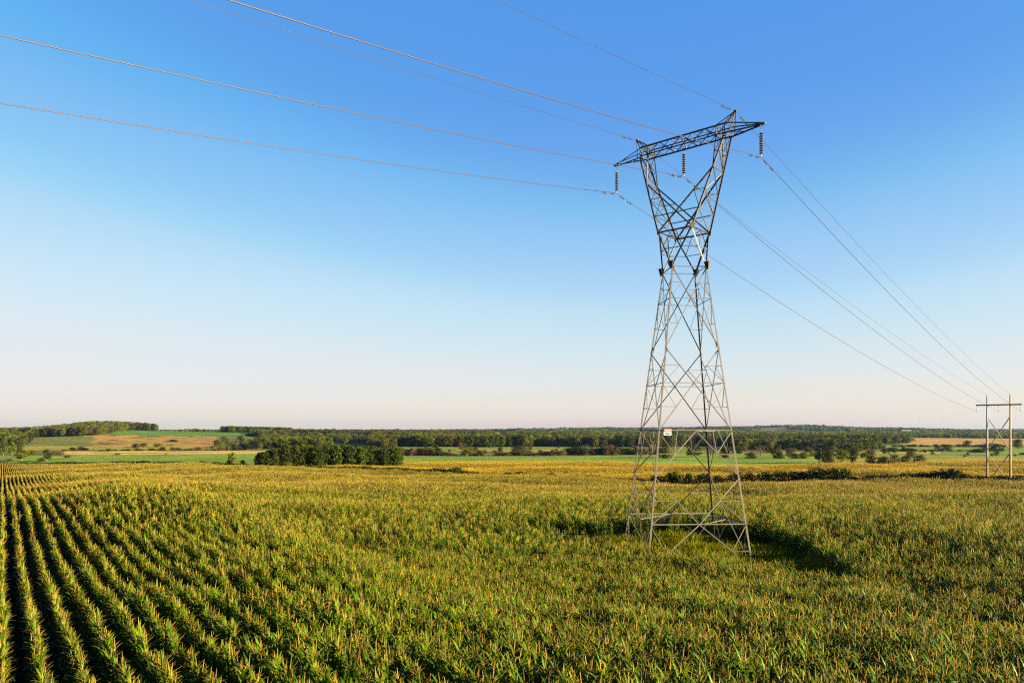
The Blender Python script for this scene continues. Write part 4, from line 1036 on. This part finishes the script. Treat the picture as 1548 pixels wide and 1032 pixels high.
# ---------------------------------------------------------------- weeds of the clearing and dark blades for the shade on the field edge
def blades(name, X, Y, h, w, mats, label, seed):
    rs_ = np.random.default_rng(seed); n = len(X); Z = ground(X, Y)
    an = rs_.uniform(0, 6.28, n); lean = rs_.uniform(.1, .6, n) * h; ca, sa = np.cos(an), np.sin(an); pa = rs_.uniform(0, 6.28, n)
    cw, sw = np.cos(pa) * w / 2, np.sin(pa) * w / 2
    b1 = np.column_stack([X - cw, Y - sw, Z]); b2 = np.column_stack([X + cw, Y + sw, Z])
    m1 = np.column_stack([X + ca * lean * .4 - cw, Y + sa * lean * .4 - sw, Z + h * .6]); m2 = m1 + np.column_stack([2 * cw, 2 * sw, 0 * w])
    t = np.column_stack([X + ca * lean, Y + sa * lean, Z + h])
    V = np.stack([b1, b2, m2, t, m1], 1).reshape(-1, 3)
    m = bpy.data.meshes.new(name); m.from_pydata(V.tolist(), [], [(5*i, 5*i+1, 5*i+2, 5*i+3, 5*i+4) for i in range(n)])
    m.materials.append(mats); sh = rs_.uniform(.6, 1.4, n)
    a = m.attributes.new('tint', 'FLOAT_COLOR', 'FACE'); a.data.foreach_set('color', np.column_stack([sh, sh, sh * .9, np.ones(n)]).ravel().astype(np.float32))
    o = bpy.data.objects.new(name, m); col.objects.link(o); tag(o, label, 'grass', None, 'stuff'); return o
M_WEED = leafy('weed_leaf', (0.025, 0.042, 0.002), (0.15, 0.145, 0.005), trans=.4, scale=.5, randamt=0, attr=True)
X, Y = rng.uniform(-12, 30, 90000), rng.uniform(30, 75, 90000); k = clearing(X, Y, .6); X, Y = X[k], Y[k]
hh = np.clip(.95 + .4 * fbm(X, Y, 3.0, 1) + .5 * rng.random(X.size), .3, 2.0)
blades('weeds', X, Y, hh, .06 + .10 * rng.random(X.size), M_WEED, 'rank green weeds and grass growing round the pylon feet', 3)
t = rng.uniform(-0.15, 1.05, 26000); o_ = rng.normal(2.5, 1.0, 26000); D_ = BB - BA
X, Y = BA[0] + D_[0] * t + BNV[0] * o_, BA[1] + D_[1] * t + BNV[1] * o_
blades('edge_shade_strip', X, Y, 2.1 + .5 * fbm(X, Y, 9, 2) + rng.uniform(0, .9, X.size), rng.uniform(.25, .7, X.size), F_DARK, 'strip of dark blades standing in for shade along the far edge of the corn', 4)  # added dark blades standing in for the shadow side of the golden crop

# ---------------------------------------------------------------- far farmhouses
M_WALL = solid('white_clapboard', (0.5, 0.49, 0.46), .7, var=.04); M_ROOF = solid('grey_roof', (0.22, 0.18, 0.16), .8); M_PANE = solid('window_pane', (.04, .05, .06), .15)
def house(p, Y, w, d, h, rz, label):
    X = px(p, Y); z = gz(X, Y); r = empty('farmhouse', (X, Y, z), label, 'house')
    mb = MB(); mb.box((X, Y, z + h / 2), w, d, h, rz); c, s = math.cos(rz), math.sin(rz)
    def lp(a, b, zz): return (X + a * c - b * s, Y + a * s + b * c, z + zz)
    mb.poly([lp(-w/2, -d/2, h), lp(-w/2, d/2, h), lp(-w/2, 0, h + d * .45), lp(w/2, -d/2, h), lp(w/2, d/2, h), lp(w/2, 0, h + d * .45)], [(0, 2, 1), (3, 4, 5)])
    mb.build('wall', M_WALL, r)
    rb = MB(); o_ = .5
    for sg in (-1, 1):
        rb.poly([lp(-w/2-o_, sg*(d/2+o_), h-.3), lp(w/2+o_, sg*(d/2+o_), h-.3), lp(w/2+o_, 0, h+d*.45+.15), lp(-w/2-o_, 0, h+d*.45+.15), lp(-w/2-o_, sg*(d/2+o_), h-.05), lp(w/2+o_, sg*(d/2+o_), h-.05), lp(w/2+o_, 0, h+d*.45+.4), lp(-w/2-o_, 0, h+d*.45+.4)],
                [(0,1,2,3), (4,5,6,7), (0,1,5,4), (1,2,6,5), (2,3,7,6), (3,0,4,7)])
    rb.build('roof', M_ROOF, r)
    for k_ in range(3):
        wb = MB(); q = lp(-w * .3 + w * .3 * k_, -d / 2 - .03, h * .55); wb.box(q, 1.4, .1, 1.6, rz); wb.build('window', M_PANE, r)
house(749, 1750, 16, 9, 7, .3, 'white farmhouse high in the woods left of the pylon')
house(1370, 2900, 34, 16, 11, -.2, 'pale farmhouse on the far ridge left of the H-frame')

# ---------------------------------------------------------------- the hazy air
hz = MB(); hz.box((0, 4600, 25), 15000, 10400, 190)
# bottom a metre below the lowest ground, top above the highest hill
ho = hz.build('haze', [], None); ho['kind'] = 'stuff'
vm = bpy.data.materials.new('haze'); vm.use_nodes = True; N = vm.node_tree.nodes; L = vm.node_tree.links
N.remove(N['Principled BSDF']); pv = N.new('ShaderNodeVolumePrincipled'); pv.inputs['Color'].default_value = (0.40, 0.66, 1.0, 1); pv.inputs['Density'].default_value = 3.2e-5; pv.inputs['Anisotropy'].default_value = 0.7
L.new(pv.outputs[0], N['Material Output'].inputs['Volume']); ho.data.materials.append(vm)
